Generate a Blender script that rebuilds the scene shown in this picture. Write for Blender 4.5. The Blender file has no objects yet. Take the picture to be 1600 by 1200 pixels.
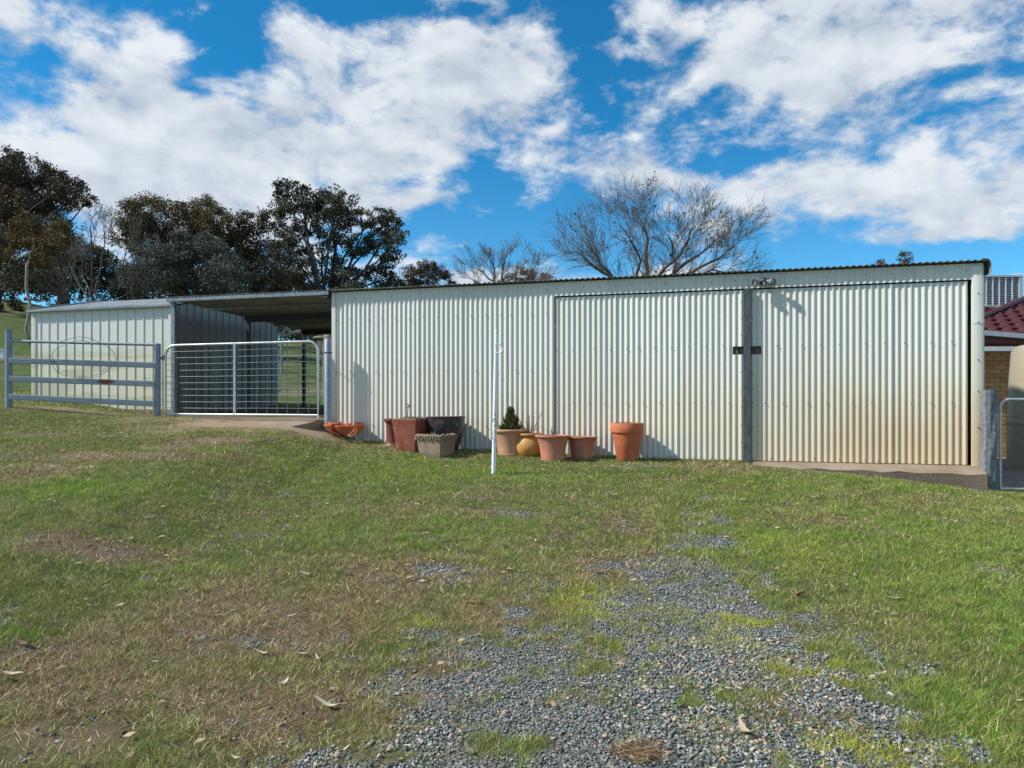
import bpy, math, random
import numpy as np
from mathutils import Vector, Matrix

random.seed(7)
RNG = np.random.default_rng(11)
SC = bpy.context.scene
COL = SC.collection
PI = math.pi

# ------------------------------------------------------------------ camera
F = 1160.0          # focal length in pixels of a 1600 px wide picture
EYE = 1.6
cam_d = bpy.data.cameras.new('camera')
cam = bpy.data.objects.new('camera', cam_d)
COL.objects.link(cam)
cam.location = (0, 0, EYE)
cam.rotation_euler = (PI / 2, 0, 0)
cam_d.sensor_width = 36
cam_d.lens = 36 * F / 1600
cam_d.shift_y = 30 / 1600
cam_d.clip_end = 3000
SC.camera = cam

# ------------------------------------------------------------------ light
TH = math.atan(.284)
CT, ST = math.cos(TH), math.sin(TH)
rv = Vector((CT, -ST, 0)); nv = Vector((ST, CT, 0))
sun_dir = (nv * 1.0 + rv * 2.3 + Vector((0, 0, -2.3))).normalized()
sd = bpy.data.lights.new('sun', 'SUN'); sd.energy = 5.0; sd.angle = math.radians(2.0); sd.color = (1, .955, .88)
sun = bpy.data.objects.new('sun', sd); COL.objects.link(sun)
sun.rotation_euler = (-sun_dir).to_track_quat('Z', 'Y').to_euler()
sun.location = (-20, -10, 30)
SUN_EL = math.asin(-sun_dir.z)
SUN_AZ = math.atan2(-sun_dir.x, -sun_dir.y)
SC.view_settings.view_transform = 'Standard'
SC.view_settings.look = 'None'
SC.view_settings.exposure = .14
SC.view_settings.gamma = 1
SC.view_settings.use_curve_mapping = False

# ------------------------------------------------------------------ node helper
class NT:
    def __init__(s, tree): s.t = tree; s.n = tree.nodes; s.l = tree.links
    def add(s, typ, **kw):
        n = s.n.new(typ)
        for k, v in kw.items(): setattr(n, k, v)
        return n
    def put(s, sock, v):
        if hasattr(v, 'node') or isinstance(v, bpy.types.NodeSocket): s.l.new(v, sock)
        else:
            try: sock.default_value = v
            except Exception:
                sock.default_value = (v[0], v[1], v[2], 1) if len(v) == 3 else v
    def m(s, op, a, b=None, c=None, clamp=False):
        n = s.add('ShaderNodeMath', operation=op, use_clamp=clamp)
        s.put(n.inputs[0], a)
        if b is not None: s.put(n.inputs[1], b)
        if c is not None: s.put(n.inputs[2], c)
        return n.outputs[0]
    def vm(s, op, a, b=None):
        n = s.add('ShaderNodeVectorMath', operation=op)
        s.put(n.inputs[0], a)
        if b is not None: s.put(n.inputs[1], b)
        return n.outputs[1] if op in ('LENGTH', 'DOT_PRODUCT') else n.outputs[0]
    def mix(s, f, a, b, mode='MIX'):
        n = s.add('ShaderNodeMix', data_type='RGBA', blend_type=mode)
        s.put(n.inputs[0], f); s.put(n.inputs[6], a); s.put(n.inputs[7], b)
        return n.outputs[2]
    def mr(s, v, a, b, c=0., d=1., smooth=True):
        n = s.add('ShaderNodeMapRange', interpolation_type='SMOOTHSTEP' if smooth else 'LINEAR')
        for i, x in enumerate((v, a, b, c, d)): s.put(n.inputs[i], x)
        return n.outputs[0]
    def noise(s, vec, scale, detail=4, rough=.5, dist=0., col=False):
        n = s.add('ShaderNodeTexNoise')
        if vec is not None: s.put(n.inputs['Vector'], vec)
        n.inputs['Scale'].default_value = scale; n.inputs['Detail'].default_value = detail
        n.inputs['Roughness'].default_value = rough; n.inputs['Distortion'].default_value = dist
        return n.outputs['Color' if col else 'Fac']
    def comb(s, x, y, z):
        n = s.add('ShaderNodeCombineXYZ')
        for i, v in enumerate((x, y, z)): s.put(n.inputs[i], v)
        return n.outputs[0]
    def sep(s, v):
        n = s.add('ShaderNodeSeparateXYZ'); s.put(n.inputs[0], v); return n.outputs

def px_ang(px, py):
    x = (px - 800) / F; z = (630 - py) / F
    return math.atan2(x, 1), math.atan2(z, math.hypot(x, 1))

# ------------------------------------------------------------------ sky
def make_world():
    w = bpy.data.worlds.new('World'); SC.world = w; w.use_nodes = True
    t = NT(w.node_tree); t.n.clear()
    out = t.add('ShaderNodeOutputWorld'); bg = t.add('ShaderNodeBackground')
    bg.inputs[1].default_value = .12
    sky = t.add('ShaderNodeTexSky', sky_type='NISHITA'); sky.sun_disc = False
    sky.sun_elevation = SUN_EL; sky.sun_rotation = SUN_AZ
    sky.altitude = 300; sky.air_density = 1.0; sky.dust_density = .3; sky.ozone_density = 2.5
    g = t.add('ShaderNodeTexCoord').outputs['Generated']
    x, y, z = t.sep(g)
    az = t.m('ARCTAN2', x, y)
    el = t.m('ARCSINE', t.m('MINIMUM', t.m('MAXIMUM', z, -.999), .999))
    p = t.comb(az, el, 0)
    blue = t.mix(1., sky.outputs[0], t.mix(t.mr(el, .05, .42), (.42, .96, 1.22, 1), (.12, .80, 1.08, 1)), 'MULTIPLY')
    # cloud field
    stretch = t.comb(az, t.m('MULTIPLY', t.m('POWER', t.m('MAXIMUM', t.m('ADD', el, .05), .001), .75), 1.75), 0)
    wn = t.noise(stretch, 5.0, 3, .5, 0, True)
    warp = t.vm('MULTIPLY', t.vm('SUBTRACT', wn, (.5, .5, .5)), (.16, .10, 0))
    pw = t.vm('ADD', p, warp)
    blobs = [(1000, 300, 170, 28, .34), (900, 425, 260, 26, .34), (1500, 310, 140, 30, .3), (600, 310, 120, 24, .3), (860, 120, 60, 50, .2), (1250, 420, 160, 14, .2), (650, 120, 230, 120, .5), (190, 140, 190, 60, .25), (150, 250, 230, 110, .5), (420, 260, 270, 100, .52), (520, 175, 50, 16, -.3), (620, 160, 40, 14, -.25), (690, 275, 90, 20, -.2), (330, 150, 60, 14, -.3), (1200, 95, 30, 14, -.35), (1470, 110, 60, 12, -.3), (800, 170, 130, 90, .30),
             (950, 255, 180, 60, .36), (1230, 60, 290, 110, .42), (1130, 130, 130, 70, .3), (1430, 210, 200, 70, .34), (1250, 300, 160, 40, .26),
             (1580, 300, 120, 45, .26), (1400, 375, 110, 28, .30), (1500, 40, 200, 90, .28), (740, 430, 130, 36, .30), (60, 60, 130, 40, .2), (1040, 400, 230, 60, .12),
             (220, 20, 70, 50, .2), (480, 30, 70, 50, .2),
             (340, 50, 60, 80, -.45), (370, 160, 60, 30, -.12), (910, 90, 70, 130, -.55), (1000, 190, 170, 40, -.35), (1180, 225, 110, 34, -.4),
             (840, 365, 190, 60, -.42), (100, 95, 90, 28, -.3), (640, 8, 170, 26, -.45), (1560, 110, 110, 50, -.25), (1500, 165, 80, 18, -.2), (1330, 412, 200, 22, -.2), (60, 190, 80, 24, -.2), (1560, 400, 110, 30, -.2),
             (1380, 330, 200, 26, -.12), (180, 460, 150, 90, .1)]
    acc = None
    for (bx, by, rx, ry, wgt) in blobs:
        a, e = px_ang(bx, by)
        d = t.vm('SUBTRACT', pw, (a, e, 0))
        d = t.vm('MULTIPLY', d, (F / rx / 1.35, F / ry / 1.35, 0))
        v = t.mr(t.vm('LENGTH', d), 0, 1.25, wgt, 0)
        acc = v if acc is None else t.m('ADD', acc, v)
    n1 = t.noise(stretch, 6.5, 7, .58, .25)
    n2 = t.noise(stretch, 19, 6, .62, .15)
    n3 = t.noise(stretch, 1.6, 3, .5, .2)
    outside = t.mr(t.m('ABSOLUTE', az), .6, 1.0, 0, 1)
    outside = t.m('MAXIMUM', outside, t.mr(el, .5, .75, 0, 1))
    base = t.m('ADD', acc, t.m('MULTIPLY', outside, t.m('SUBTRACT', t.m('MULTIPLY', n3, 1.6), .62)))
    dens = t.m('ADD', base, t.m('MULTIPLY', t.m('SUBTRACT', n1, .53), 2.1))
    dens = t.m('ADD', dens, t.m('MULTIPLY', t.m('SUBTRACT', n2, .5), 1.1))
    cover = t.mr(dens, -.10, .44, 0, 1)
    # white tops, greyer hearts
    up = t.noise(t.vm('ADD', stretch, (-.015, .045, 0)), 6.5, 7, .58, .25)
    lit = t.m('SUBTRACT', n1, up)
    shade = t.mr(t.m('ADD', t.m('MULTIPLY', lit, 3.2), t.m('MULTIPLY', n2, .6)), -.15, .75, 0, 1, False)
    thick = t.mr(dens, .25, .95, 0, 1)
    ccol = t.mix(shade, (3.7, 4.3, 5.1, 1), (6.5, 6.8, 7.1, 1))
    ccol = t.mix(t.m('MULTIPLY', thick, .35), ccol, (5.6, 6.0, 6.4, 1))
    col = t.mix(t.m('MULTIPLY', cover, .96), blue, ccol)
    # below the horizon: plain
    below = t.mr(z, -.02, 0, 0, 1)
    col = t.mix(below, (.9, 1.0, .8, 1), col)
    t.l.new(col, bg.inputs[0]); t.l.new(bg.outputs[0], out.inputs[0])
make_world()
SC.world.cycles.sampling_method = 'NONE'
SC.cycles.max_bounces = 5
SC.cycles.diffuse_bounces = 3

# ------------------------------------------------------------------ mesh helpers
class MB:
    def __init__(s): s.v = []; s.f = []
    def add(s, vs, fs, M=None):
        o = len(s.v)
        for p in vs:
            s.v.append(tuple(M @ Vector(p)) if M is not None else tuple(p))
        for f in fs: s.f.append(tuple(i + o for i in f))
    def box(s, x0, x1, y0, y1, z0, z1, M=None):
        vs = [(x0, y0, z0), (x1, y0, z0), (x1, y1, z0), (x0, y1, z0), (x0, y0, z1), (x1, y0, z1), (x1, y1, z1), (x0, y1, z1)]
        s.add(vs, [(3, 2, 1, 0), (4, 5, 6, 7), (0, 1, 5, 4), (1, 2, 6, 5), (2, 3, 7, 6), (3, 0, 4, 7)], M)
    def bbox(s, x0, x1, y0, y1, z0, z1, b=.004, M=None):
        # box with chamfered vertical and horizontal edges on the front (-y) side
        vs = []
        for (y, k) in ((y1, 0), (y0 + b, 0), (y0, b)):
            vs += [(x0 + k, y, z0 + k), (x1 - k, y, z0 + k), (x1 - k, y, z1 - k), (x0 + k, y, z1 - k)]
        fs = [(0, 1, 2, 3), (11, 10, 9, 8)]
        for j in (0, 4):
            for i in range(4): fs.append((j + i, j + 4 + i, j + 4 + (i + 1) % 4, j + (i + 1) % 4))
        s.add(vs, fs, M)
    def tube(s, pts, rad, n=8, cap=True, M=None):
        pts = [Vector(p) for p in pts]
        if not hasattr(rad, '__len__'): rad = [rad] * len(pts)
        vs = []; fs = []
        up = None
        for i, p in enumerate(pts):
            a = pts[max(i - 1, 0)]; b = pts[min(i + 1, len(pts) - 1)]
            d = (b - a)
            d = d.normalized() if d.length > 1e-9 else Vector((0, 0, 1))
            if up is None:
                up = Vector((0, 0, 1)) if abs(d.z) < .9 else Vector((1, 0, 0))
            sd_ = d.cross(up)
            if sd_.length < 1e-4: sd_ = d.cross(Vector((0, 1, 0)))
            sd_.normalize(); up = sd_.cross(d).normalized()
            for k in range(n):
                an = 2 * PI * k / n
                vs.append(p + (sd_ * math.cos(an) + up * math.sin(an)) * rad[i])
        for i in range(len(pts) - 1):
            for k in range(n):
                k2 = (k + 1) % n
                fs.append((i * n + k, i * n + k2, (i + 1) * n + k2, (i + 1) * n + k))
        if cap:
            fs.append(tuple(range(n - 1, -1, -1))); o = (len(pts) - 1) * n
            fs.append(tuple(o + k for k in range(n)))
        s.add(vs, fs, M)
    def lathe(s, prof, n=32, M=None, a0=0, a1=2 * PI, wob=None):
        full = abs(a1 - a0 - 2 * PI) < 1e-6
        m = n if full else n + 1
        vs = []; fs = []
        for i in range(m):
            a = a0 + (a1 - a0) * i / n
            for (r, z) in prof:
                rr = r * (1 + (wob(a, z) if wob else 0))
                vs.append((rr * math.cos(a), rr * math.sin(a), z))
        k = len(prof)
        for i in range(n):
            j = (i + 1) % m
            for q in range(k - 1):
                fs.append((i * k + q, j * k + q, j * k + q + 1, i * k + q + 1))
        s.add(vs, fs, M)
    def build(s, name, mat, parent=None, smooth=False, loc=None, autos=None):
        me = bpy.data.meshes.new(name)
        me.from_pydata([tuple(p) for p in s.v], [], s.f)
        me.update()
        if smooth or autos is not None:
            me.polygons.foreach_set('use_smooth', [True] * len(me.polygons))
            if autos is not None:
                try: me.set_sharp_from_angle(angle=math.radians(autos))
                except Exception: pass
        if mat: me.materials.append(mat)
        o = bpy.data.objects.new(name, me); COL.objects.link(o)
        if parent: o.parent = parent
        if loc: o.location = loc
        return o

def np_mesh(name, V, Fc, mat, parent=None, col=None, smooth=False):
    """V (n,3), Fc (m,k) arrays; col (n,3) point colours"""
    me = bpy.data.meshes.new(name)
    n, m, k = len(V), len(Fc), Fc.shape[1]
    me.vertices.add(n); me.vertices.foreach_set('co', V.astype(np.float32).ravel())
    me.loops.add(m * k); me.loops.foreach_set('vertex_index', Fc.astype(np.int32).ravel())
    me.polygons.add(m); me.polygons.foreach_set('loop_start', np.arange(0, m * k, k, dtype=np.int32))
    if smooth: me.polygons.foreach_set('use_smooth', np.ones(m, dtype=bool))
    me.update(calc_edges=True)
    if col is not None:
        a = me.attributes.new('tint', 'FLOAT_COLOR', 'POINT')
        c4 = np.ones((n, 4), np.float32); c4[:, :3] = col
        a.data.foreach_set('color', c4.ravel())
    if mat: me.materials.append(mat)
    o = bpy.data.objects.new(name, me); COL.objects.link(o)
    if parent: o.parent = parent
    return o

def tag(o, label=None, cat=None, group=None, kind=None):
    if label: o['label'] = label
    if cat: o['category'] = cat
    if group: o['group'] = group
    if kind: o['kind'] = kind
    return o
def thing(name, label, cat, loc=(0, 0, 0), rz=0, group=None):
    o = bpy.data.objects.new(name, None); COL.objects.link(o)
    o.location = loc; o.rotation_euler = (0, 0, rz); o.empty_display_size = .3
    return tag(o, label, cat, group)
def clone_part(src, parent, loc=None):
    c = src.copy(); COL.objects.link(c); c.parent = parent
    if loc is not None: c.location = loc
    return c

# ------------------------------------------------------------------ materials
def mat(name, build):
    m = bpy.data.materials.new(name); m.use_nodes = True
    t = NT(m.node_tree); t.n.clear()
    out = t.add('ShaderNodeOutputMaterial'); b = t.add('ShaderNodeBsdfPrincipled')
    t.l.new(b.outputs[0], out.inputs[0])
    build(t, b)
    return m
def bump(t, b, h, strength=.3, dist=.01):
    n = t.add('ShaderNodeBump'); n.inputs['Strength'].default_value = strength; n.inputs['Distance'].default_value = dist
    t.l.new(h, n.inputs['Height']); t.l.new(n.outputs[0], b.inputs['Normal'])
def simple(name, c1, c2, scale=8, rough=.7, metal=0, bmp=.2, bscale=60, bdist=.003, detail=5, obj=True, spec=.5):
    def f(t, b):
        co = t.add('ShaderNodeTexCoord').outputs['Object']
        n = t.noise(co, scale, detail, .6)
        r = t.add('ShaderNodeObjectInfo').outputs['Random']
        c = t.mix(t.mr(n, .3, .7), c1, c2)
        c = t.mix(1., c, t.comb(*[t.mr(r, 0, 1, .93, 1.05, False)] * 3), 'MULTIPLY')
        t.put(b.inputs['Base Color'], c)
        t.put(b.inputs['Roughness'], t.mr(n, .2, .8, max(rough - .1, .05), min(rough + .1, 1)))
        b.inputs['Metallic'].default_value = metal
        b.inputs['Specular IOR Level'].default_value = spec
        if bmp: bump(t, b, t.noise(co, bscale, 5, .6), bmp, bdist)
    return mat(name, f)

def f_painted(t, b):
    # cream paint over iron, dust-stained towards the ground
    geo = t.add('ShaderNodeNewGeometry').outputs['Position']
    x, y, z = t.sep(geo)
    r = t.add('ShaderNodeObjectInfo').outputs['Random']
    along = t.m('ADD', 5.86, t.m('SUBTRACT', t.m('MULTIPLY', x, CT), t.m('MULTIPLY', y, ST)))     # metres along the wall
    big = t.noise(t.comb(along, t.m('MULTIPLY', y, .5), t.m('MULTIPLY', z, .7)), .9, 4, .55)
    streak = t.noise(t.comb(t.m('MULTIPLY', along, 14), 0, t.m('MULTIPLY', z, .8)), 1.0, 5, .6)
    fine = t.noise(geo, 30, 6, .65)
    c = t.mix(fine, (.69, .685, .61, 1), (.77, .765, .70, 1))
    rightness = t.mr(along, 0., 4.8, .35, 1.0)
    dz = t.m('ADD', z, t.m('MULTIPLY', t.m('SUBTRACT', big, .5), 1.3))
    dz = t.m('ADD', dz, t.m('MULTIPLY', t.m('SUBTRACT', streak, .5), .95))
    cream = t.m('MULTIPLY', t.mr(dz, 2.5, 1.4, 0, 1), t.mr(along, 0, 8, .5, .9))
    c = t.mix(cream, c, (.72, .65, .48, 1))
    rust = t.m('MULTIPLY', t.mr(dz, 2.0, .8, 0, 1), t.mr(along, 4.8, 8.6, .06, .95))
    c = t.mix(rust, c, (.62, .47, .28, 1))
    # washed-clean strip close to the ground on the left part
    low = t.m('MULTIPLY', t.mr(z, 1.28, 1.02, 0, 1), t.mr(along, 6.6, 4.5, 0, .75))
    c = t.mix(low, c, (.58, .60, .58, 1))
    spots = t.mr(t.noise(geo, 9, 3, .5), .70, .76, 0, .35)
    c = t.mix(spots, c, (.50, .45, .36, 1))
    c = t.mix(1., c, t.comb(*[t.mr(r, 0, 1, .90, 1.04, False)] * 3), 'MULTIPLY')
    c = t.mix(t.mr(streak, .5, .75, 0, .30), c, (.46, .43, .36, 1))
    t.put(b.inputs['Base Color'], c)
    t.put(b.inputs['Roughness'], t.mr(fine, .2, .8, .42, .62))
    bump(t, b, t.noise(geo, 12, 5, .6), .15, .004)
M_PAINT = mat('cream_painted_iron', f_painted)

def f_shed2(t, b):
    geo = t.add('ShaderNodeNewGeometry').outputs['Position']
    x, y, z = t.sep(geo)
    n = t.noise(geo, 2.2, 5, .6); fine = t.noise(geo, 40, 5, .6)
    wave = t.noise(t.comb(t.m('MULTIPLY', x, .4), t.m('MULTIPLY', y, .4), t.m('MULTIPLY', z, 3.0)), 1.6, 5, .6)
    c = t.mix(fine, (.64, .65, .59, 1), (.70, .71, .65, 1))
    lowf = t.mr(t.m('ADD', z, t.m('MULTIPLY', t.m('SUBTRACT', wave, .5), .5)), 2.75, 2.4, 0, 1)
    c = t.mix(t.m('MULTIPLY', lowf, .8), c, (.66, .62, .45, 1))
    c = t.mix(t.m('MULTIPLY', lowf, t.mr(wave, .47, .56, 0, .6)), c, (.42, .40, .30, 1))
    t.put(b.inputs['Base Color'], c); b.inputs['Roughness'].default_value = .4
    bump(t, b, n, .1, .01)
M_SHED2 = mat('cream_ribbed_steel', f_shed2)
M_DARKRIB = simple('dark_ribbed_steel', (.13, .125, .12, 1), (.20, .19, .18, 1), 3, .42, .35, .1, 30)  # dark near-neutral steel for the small shed's right side wall alone
M_GALV = simple('galvanised_steel', (.19, .235, .28, 1), (.30, .35, .40, 1), 25, .5, .3, .15, 90)
M_GALVD = simple('weathered_galvanised', (.17, .20, .23, 1), (.27, .31, .34, 1), 18, .5, .5, .15, 90)
M_ROOF = simple('old_roofing_iron', (.17, .18, .175, 1), (.33, .33, .31, 1), 5, .55, .4, .15, 60)
M_ROOFU = simple('roof_underside', (.18, .16, .14, 1), (.26, .23, .20, 1), 5, .6, .2, .15, 60)
M_DARKBROWN = simple('rough_dark_brown', (.05, .035, .025, 1), (.10, .06, .04, 1), 12, .85, 0, .4, 50)
M_BROWNTIM = simple('brown_timber', (.15, .075, .045, 1), (.23, .12, .07, 1), 14, .8, 0, .4, 60)
M_GREYTIM = simple('weathered_grey_timber', (.13, .14, .16, 1), (.25, .265, .29, 1), 14, .85, 0, .9, 45, .012)
M_BLACKSTEEL = simple('dark_steel', (.035, .04, .05, 1), (.07, .075, .085, 1), 12, .5, .4, .1, 60)
M_WIRE = simple('galvanised_wire', (.10, .11, .12, 1), (.19, .20, .21, 1), 30, .45, .5, 0)
M_TUBE = simple('bright_galvanised_tube', (.50, .53, .55, 1), (.66, .69, .71, 1), 22, .38, .5, .1, 90)
M_POST = simple('dark_weathered_post', (.055, .065, .072, 1), (.11, .122, .135, 1), 18, .6, .2, .2, 90)
M_SCREW = simple('roofing_screws', (.14, .15, .15, 1), (.25, .26, .26, 1), 30, .5, .5, 0)

def f_whitepole(t, b):
    co = t.add('ShaderNodeNewGeometry').outputs['Position']
    x, y, z = t.sep(co)
    n = t.noise(co, 38, 5, .65); n2 = t.noise(co, 9, 4, .6)
    zone = t.m('MAXIMUM', t.mr(t.m('ABSOLUTE', t.m('SUBTRACT', z, 1.28)), .35, .1, 0, .13), t.mr(z, 2.2, 2.4, 0, .08))
    chip = t.mr(t.m('ADD', n, zone), .66, .69, 0, 1)
    c = t.mix(n2, (.80, .81, .80, 1), (.88, .88, .86, 1))
    c = t.mix(chip, c, (.20, .19, .18, 1))
    t.put(b.inputs['Base Color'], c); b.inputs['Roughness'].default_value = .45
    bump(t, b, t.m('SUBTRACT', 1., chip), .3, .002)
M_WPOLE = mat('chipped_white_paint', f_whitepole)

def f_concrete(t, b):
    co = t.add('ShaderNodeNewGeometry').outputs['Position']
    n = t.noise(co, 2.5, 6, .6); n2 = t.noise(co, 40, 6, .7)
    c = t.mix(t.mr(n, .35, .65), (.25, .175, .11, 1), (.33, .26, .19, 1))
    c = t.mix(t.m('MULTIPLY', n2, .4), c, (.20, .17, .14, 1))
    t.put(b.inputs['Base Color'], c); b.inputs['Roughness'].default_value = .9
    bump(t, b, n2, .5, .01)
M_CONC = mat('earth_stained_concrete', f_concrete)

def f_agg(t, b):
    co = t.add('ShaderNodeNewGeometry').outputs['Position']
    v = t.add('ShaderNodeTexVoronoi'); t.put(v.inputs['Vector'], co); v.inputs['Scale'].default_value = 60
    n2 = t.noise(co, 18, 6, .7)
    c = t.mix(n2, (.10, .078, .055, 1), (.26, .20, .14, 1))
    c = t.mix(t.mr(v.outputs['Distance'], .2, .7, 0, .5), c, (.08, .07, .055, 1))
    t.put(b.inputs['Base Color'], c); b.inputs['Roughness'].default_value = .95
    bump(t, b, n2, .8, .02)
M_AGG = mat('rough_concrete_edge', f_agg)

# ------------------------------------------------------------------ terrain
HX = [-40, -12, -7.9, -6.4, -3.25, -2.75, -2.37, -.95, .46, 1.78, 3.08, 4.15, 5.8, 7, 40]
HZ = [2.0, 1.66, 1.55, 1.40, 1.33, 1.17, 1.03, .93, .88, .836, .815, .75, .56, .44, .3]
def _lat(n=64, seed=3): return np.random.default_rng(seed).random((n, n))
_L = [_lat(64, s) for s in range(8)]
def vnoise(x, y, seed=0):
    L = _L[seed % 8]; xi = np.floor(x).astype(int); yi = np.floor(y).astype(int)
    fx = x - xi; fy = y - yi; fx = fx * fx * (3 - 2 * fx); fy = fy * fy * (3 - 2 * fy)
    g = lambda a, b: L[a % 64, b % 64]
    return (g(xi, yi) * (1 - fx) + g(xi + 1, yi) * fx) * (1 - fy) + (g(xi, yi + 1) * (1 - fx) + g(xi + 1, yi + 1) * fx) * fy
def fbm(x, y, seed=0, oct=4, gain=.5):
    s = 0; a = 1; tt = 0
    for o in range(oct):
        s = s + a * vnoise(x * 2 ** o + 13.7 * o, y * 2 ** o + 7.1 * o, seed + o); tt += a; a *= gain
    return s / tt
def yw(X): return np.where(X > -2.8, np.maximum(10.8 - .284 * X, 7.5), 11.6 + np.minimum(.3, .15 * (-2.8 - X)))
def H(X, Y):
    X = np.asarray(X, float); Y = np.asarray(Y, float)
    w = np.interp(X, HX, HZ); Yw = yw(X)
    t = np.clip(Y / Yw, -3, 1)
    near = w * (t + .05 * np.sin(PI * np.clip(t, 0, 1)))
    near = np.where(t < 0, w * t * .5, near)
    d = np.maximum(Y - Yw - .3, 0)
    de = np.minimum(d, 55 + 0 * d); de = de * de / (de + 8)
    u = X / np.maximum(Y, 5)
    k = np.interp(u, [-1.5, -.8, -.66, -.55, -.43, -.27, -.12, .1], [.22, .21, .185, .15, .115, .115, .04, 0.])
    far = k * de
    bumps = (fbm(X * 1.1, Y * 1.1, 2) - .5) * .05 + (fbm(X * 6, Y * 6, 4, 3) - .5) * .018
    bumps = bumps * np.where(np.abs(Y - Yw) < .8, .4, 1)
    return near + far + bumps * np.clip(t, .35, 1)
def gp(px, py):
    """where the sight line through a photo pixel meets the ground"""
    u = (px - 800) / F; v = (630 - py) / F
    a, b = 1.5, 80.
    ys = np.linspace(1.5, 60, 1200)
    g = EYE + v * ys - H(u * ys, ys)
    idx = np.argmax(g < 0)
    y = ys[idx] if idx > 0 else 60
    return Vector((u * y, y, float(H(u * y, y))))
def at(px, py, Y): return Vector(((px - 800) / F * Y, Y, EYE + (630 - py) / F * Y))

# masks, world ellipses derived from picture measurements
def ell(px, py, rx, ry, w=1.):
    c = gp(px, py); a = gp(px, py - ry); b = gp(px, min(py + ry, 1290))
    return (c.x, c.y, rx * c.y / F, max((a.y - b.y) / 2, .08), w)
GRAV = [ell(*e) for e in [(1040, 1140, 360, 110, 1.1), (880, 1120, 200, 90, 1.1), (760, 1190, 330, 60, .8), (1060, 950, 160, 60, .9), (1080, 895, 110, 26, .75), (1110, 850, 60, 20, .6), (1100, 800, 40, 14, .5), (1130, 1030, 230, 70, .8), (1000, 1030, 320, 60, .85), (1320, 1110, 120, 55, .8),
        (705, 895, 50, 16, .45), (650, 985, 60, 18, .45), (1100, 825, 60, 18, .35), (1100, 772, 26, 8, .5), (15, 965, 50, 34, .6), (805, 805, 30, 10, .5),
        (520, 1160, 100, 30, .35), (60, 1180, 140, 30, .35), (1190, 900, 60, 20, .5), (1240, 970, 80, 18, .5), (1010, 730, 40, 6, .6), (1290, 738, 40, 6, .6), (820, 965, 60, 15, .6)]]
BROWN = [ell(*e) for e in [(420, 960, 260, 60, .9), (230, 1050, 260, 90, .8), (600, 890, 170, 40, .6), (150, 858, 110, 22, 1.), (960, 880, 130, 35, .8), (770, 960, 120, 30, .8),
        (200, 716, 160, 8, .9), (60, 745, 90, 12, .9), (330, 690, 70, 6, .9), (60, 1150, 190, 60, .9), (450, 1100, 220, 70, .9), (1240, 800, 90, 26, .5), (700, 1070, 90, 50, .8), (1190, 1050, 60, 30, .8),
        (960, 830, 80, 30, .5), (190, 770, 70, 12, .6), (700, 800, 120, 20, .3), (1260, 1130, 130, 40, .7), (900, 1010, 80, 30, .4), (1130, 730, 60, 8, .6)]]
LUSH = [ell(*e) for e in [(120, 765, 140, 22, 1.), (560, 740, 220, 30, .6), (1400, 850, 300, 60, .7), (1540, 960, 120, 80, .9), (1520, 1120, 110, 60, .9), (800, 745, 130, 12, .7),
        (1180, 790, 90, 20, .5), (650, 830, 180, 25, .5), (250, 900, 120, 30, .5), (1130, 860, 160, 20, .4), (1300, 755, 220, 12, .5), (10, 1000, 50, 20, .8)]]
MOSS = [ell(*e) for e in [(935, 945, 55, 35, 1.), (1155, 985, 70, 40, .9), (1100, 1010, 50, 20, .6), (1260, 1050, 60, 30, .7), (1360, 1180, 110, 25, .8), (1000, 1030, 60, 30, .3), (1230, 860, 60, 30, .3), (660, 980, 40, 12, .5), (500, 1070, 40, 20, .3)]]
TAN = [ell(*e) for e in [(60, 728, 90, 5, .45), (160, 712, 80, 5, .5), (260, 700, 70, 4, .5), (340, 688, 50, 4, .55), (130, 682, 120, 3, .35), (390, 658, 130, 9, 1.), (470, 672, 60, 8, 1.), (250, 655, 60, 5, .6), (120, 642, 160, 4, .8)]]
def mask(lst, X, Y):
    wx = (fbm(X * 1.7, Y * 1.7, 1) - .5) * .9; wy = (fbm(X * 1.7 + 31, Y * 1.7, 5) - .5) * .9
    out = np.zeros_like(X)
    for (cx, cy, rx, ry, w) in lst:
        d = np.hypot((X + wx * min(rx, 1.2) - cx) / rx, (Y + wy * min(ry, 1.2) - cy) / ry)
        out = np.maximum(out, w * np.clip((1.5 - d) / 1.0, 0, 1))
    return out
def masks(X, Y):
    g = mask(GRAV, X, Y); b = mask(BROWN, X, Y); l = mask(LUSH, X, Y); m = mask(MOSS, X, Y); tn = mask(TAN, X, Y)
    n = fbm(X * 3.1, Y * 3.1, 3, 5, .6); n2 = fbm(X * 9, Y * 9, 6, 4, .6)
    n3 = fbm(X * 16, Y * 16, 1, 3, .6)
    g = np.clip((g * .95 + (n - .5) * 1.5 + (n2 - .5) * 1.1 + (n3 - .5) * .9 - .36) / .4, 0, 1)
    b = np.clip(b * .85 + (n - .5) * 1.5 + .10 - l * .35, 0, 1)
    return g, b, l, m, tn

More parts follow.
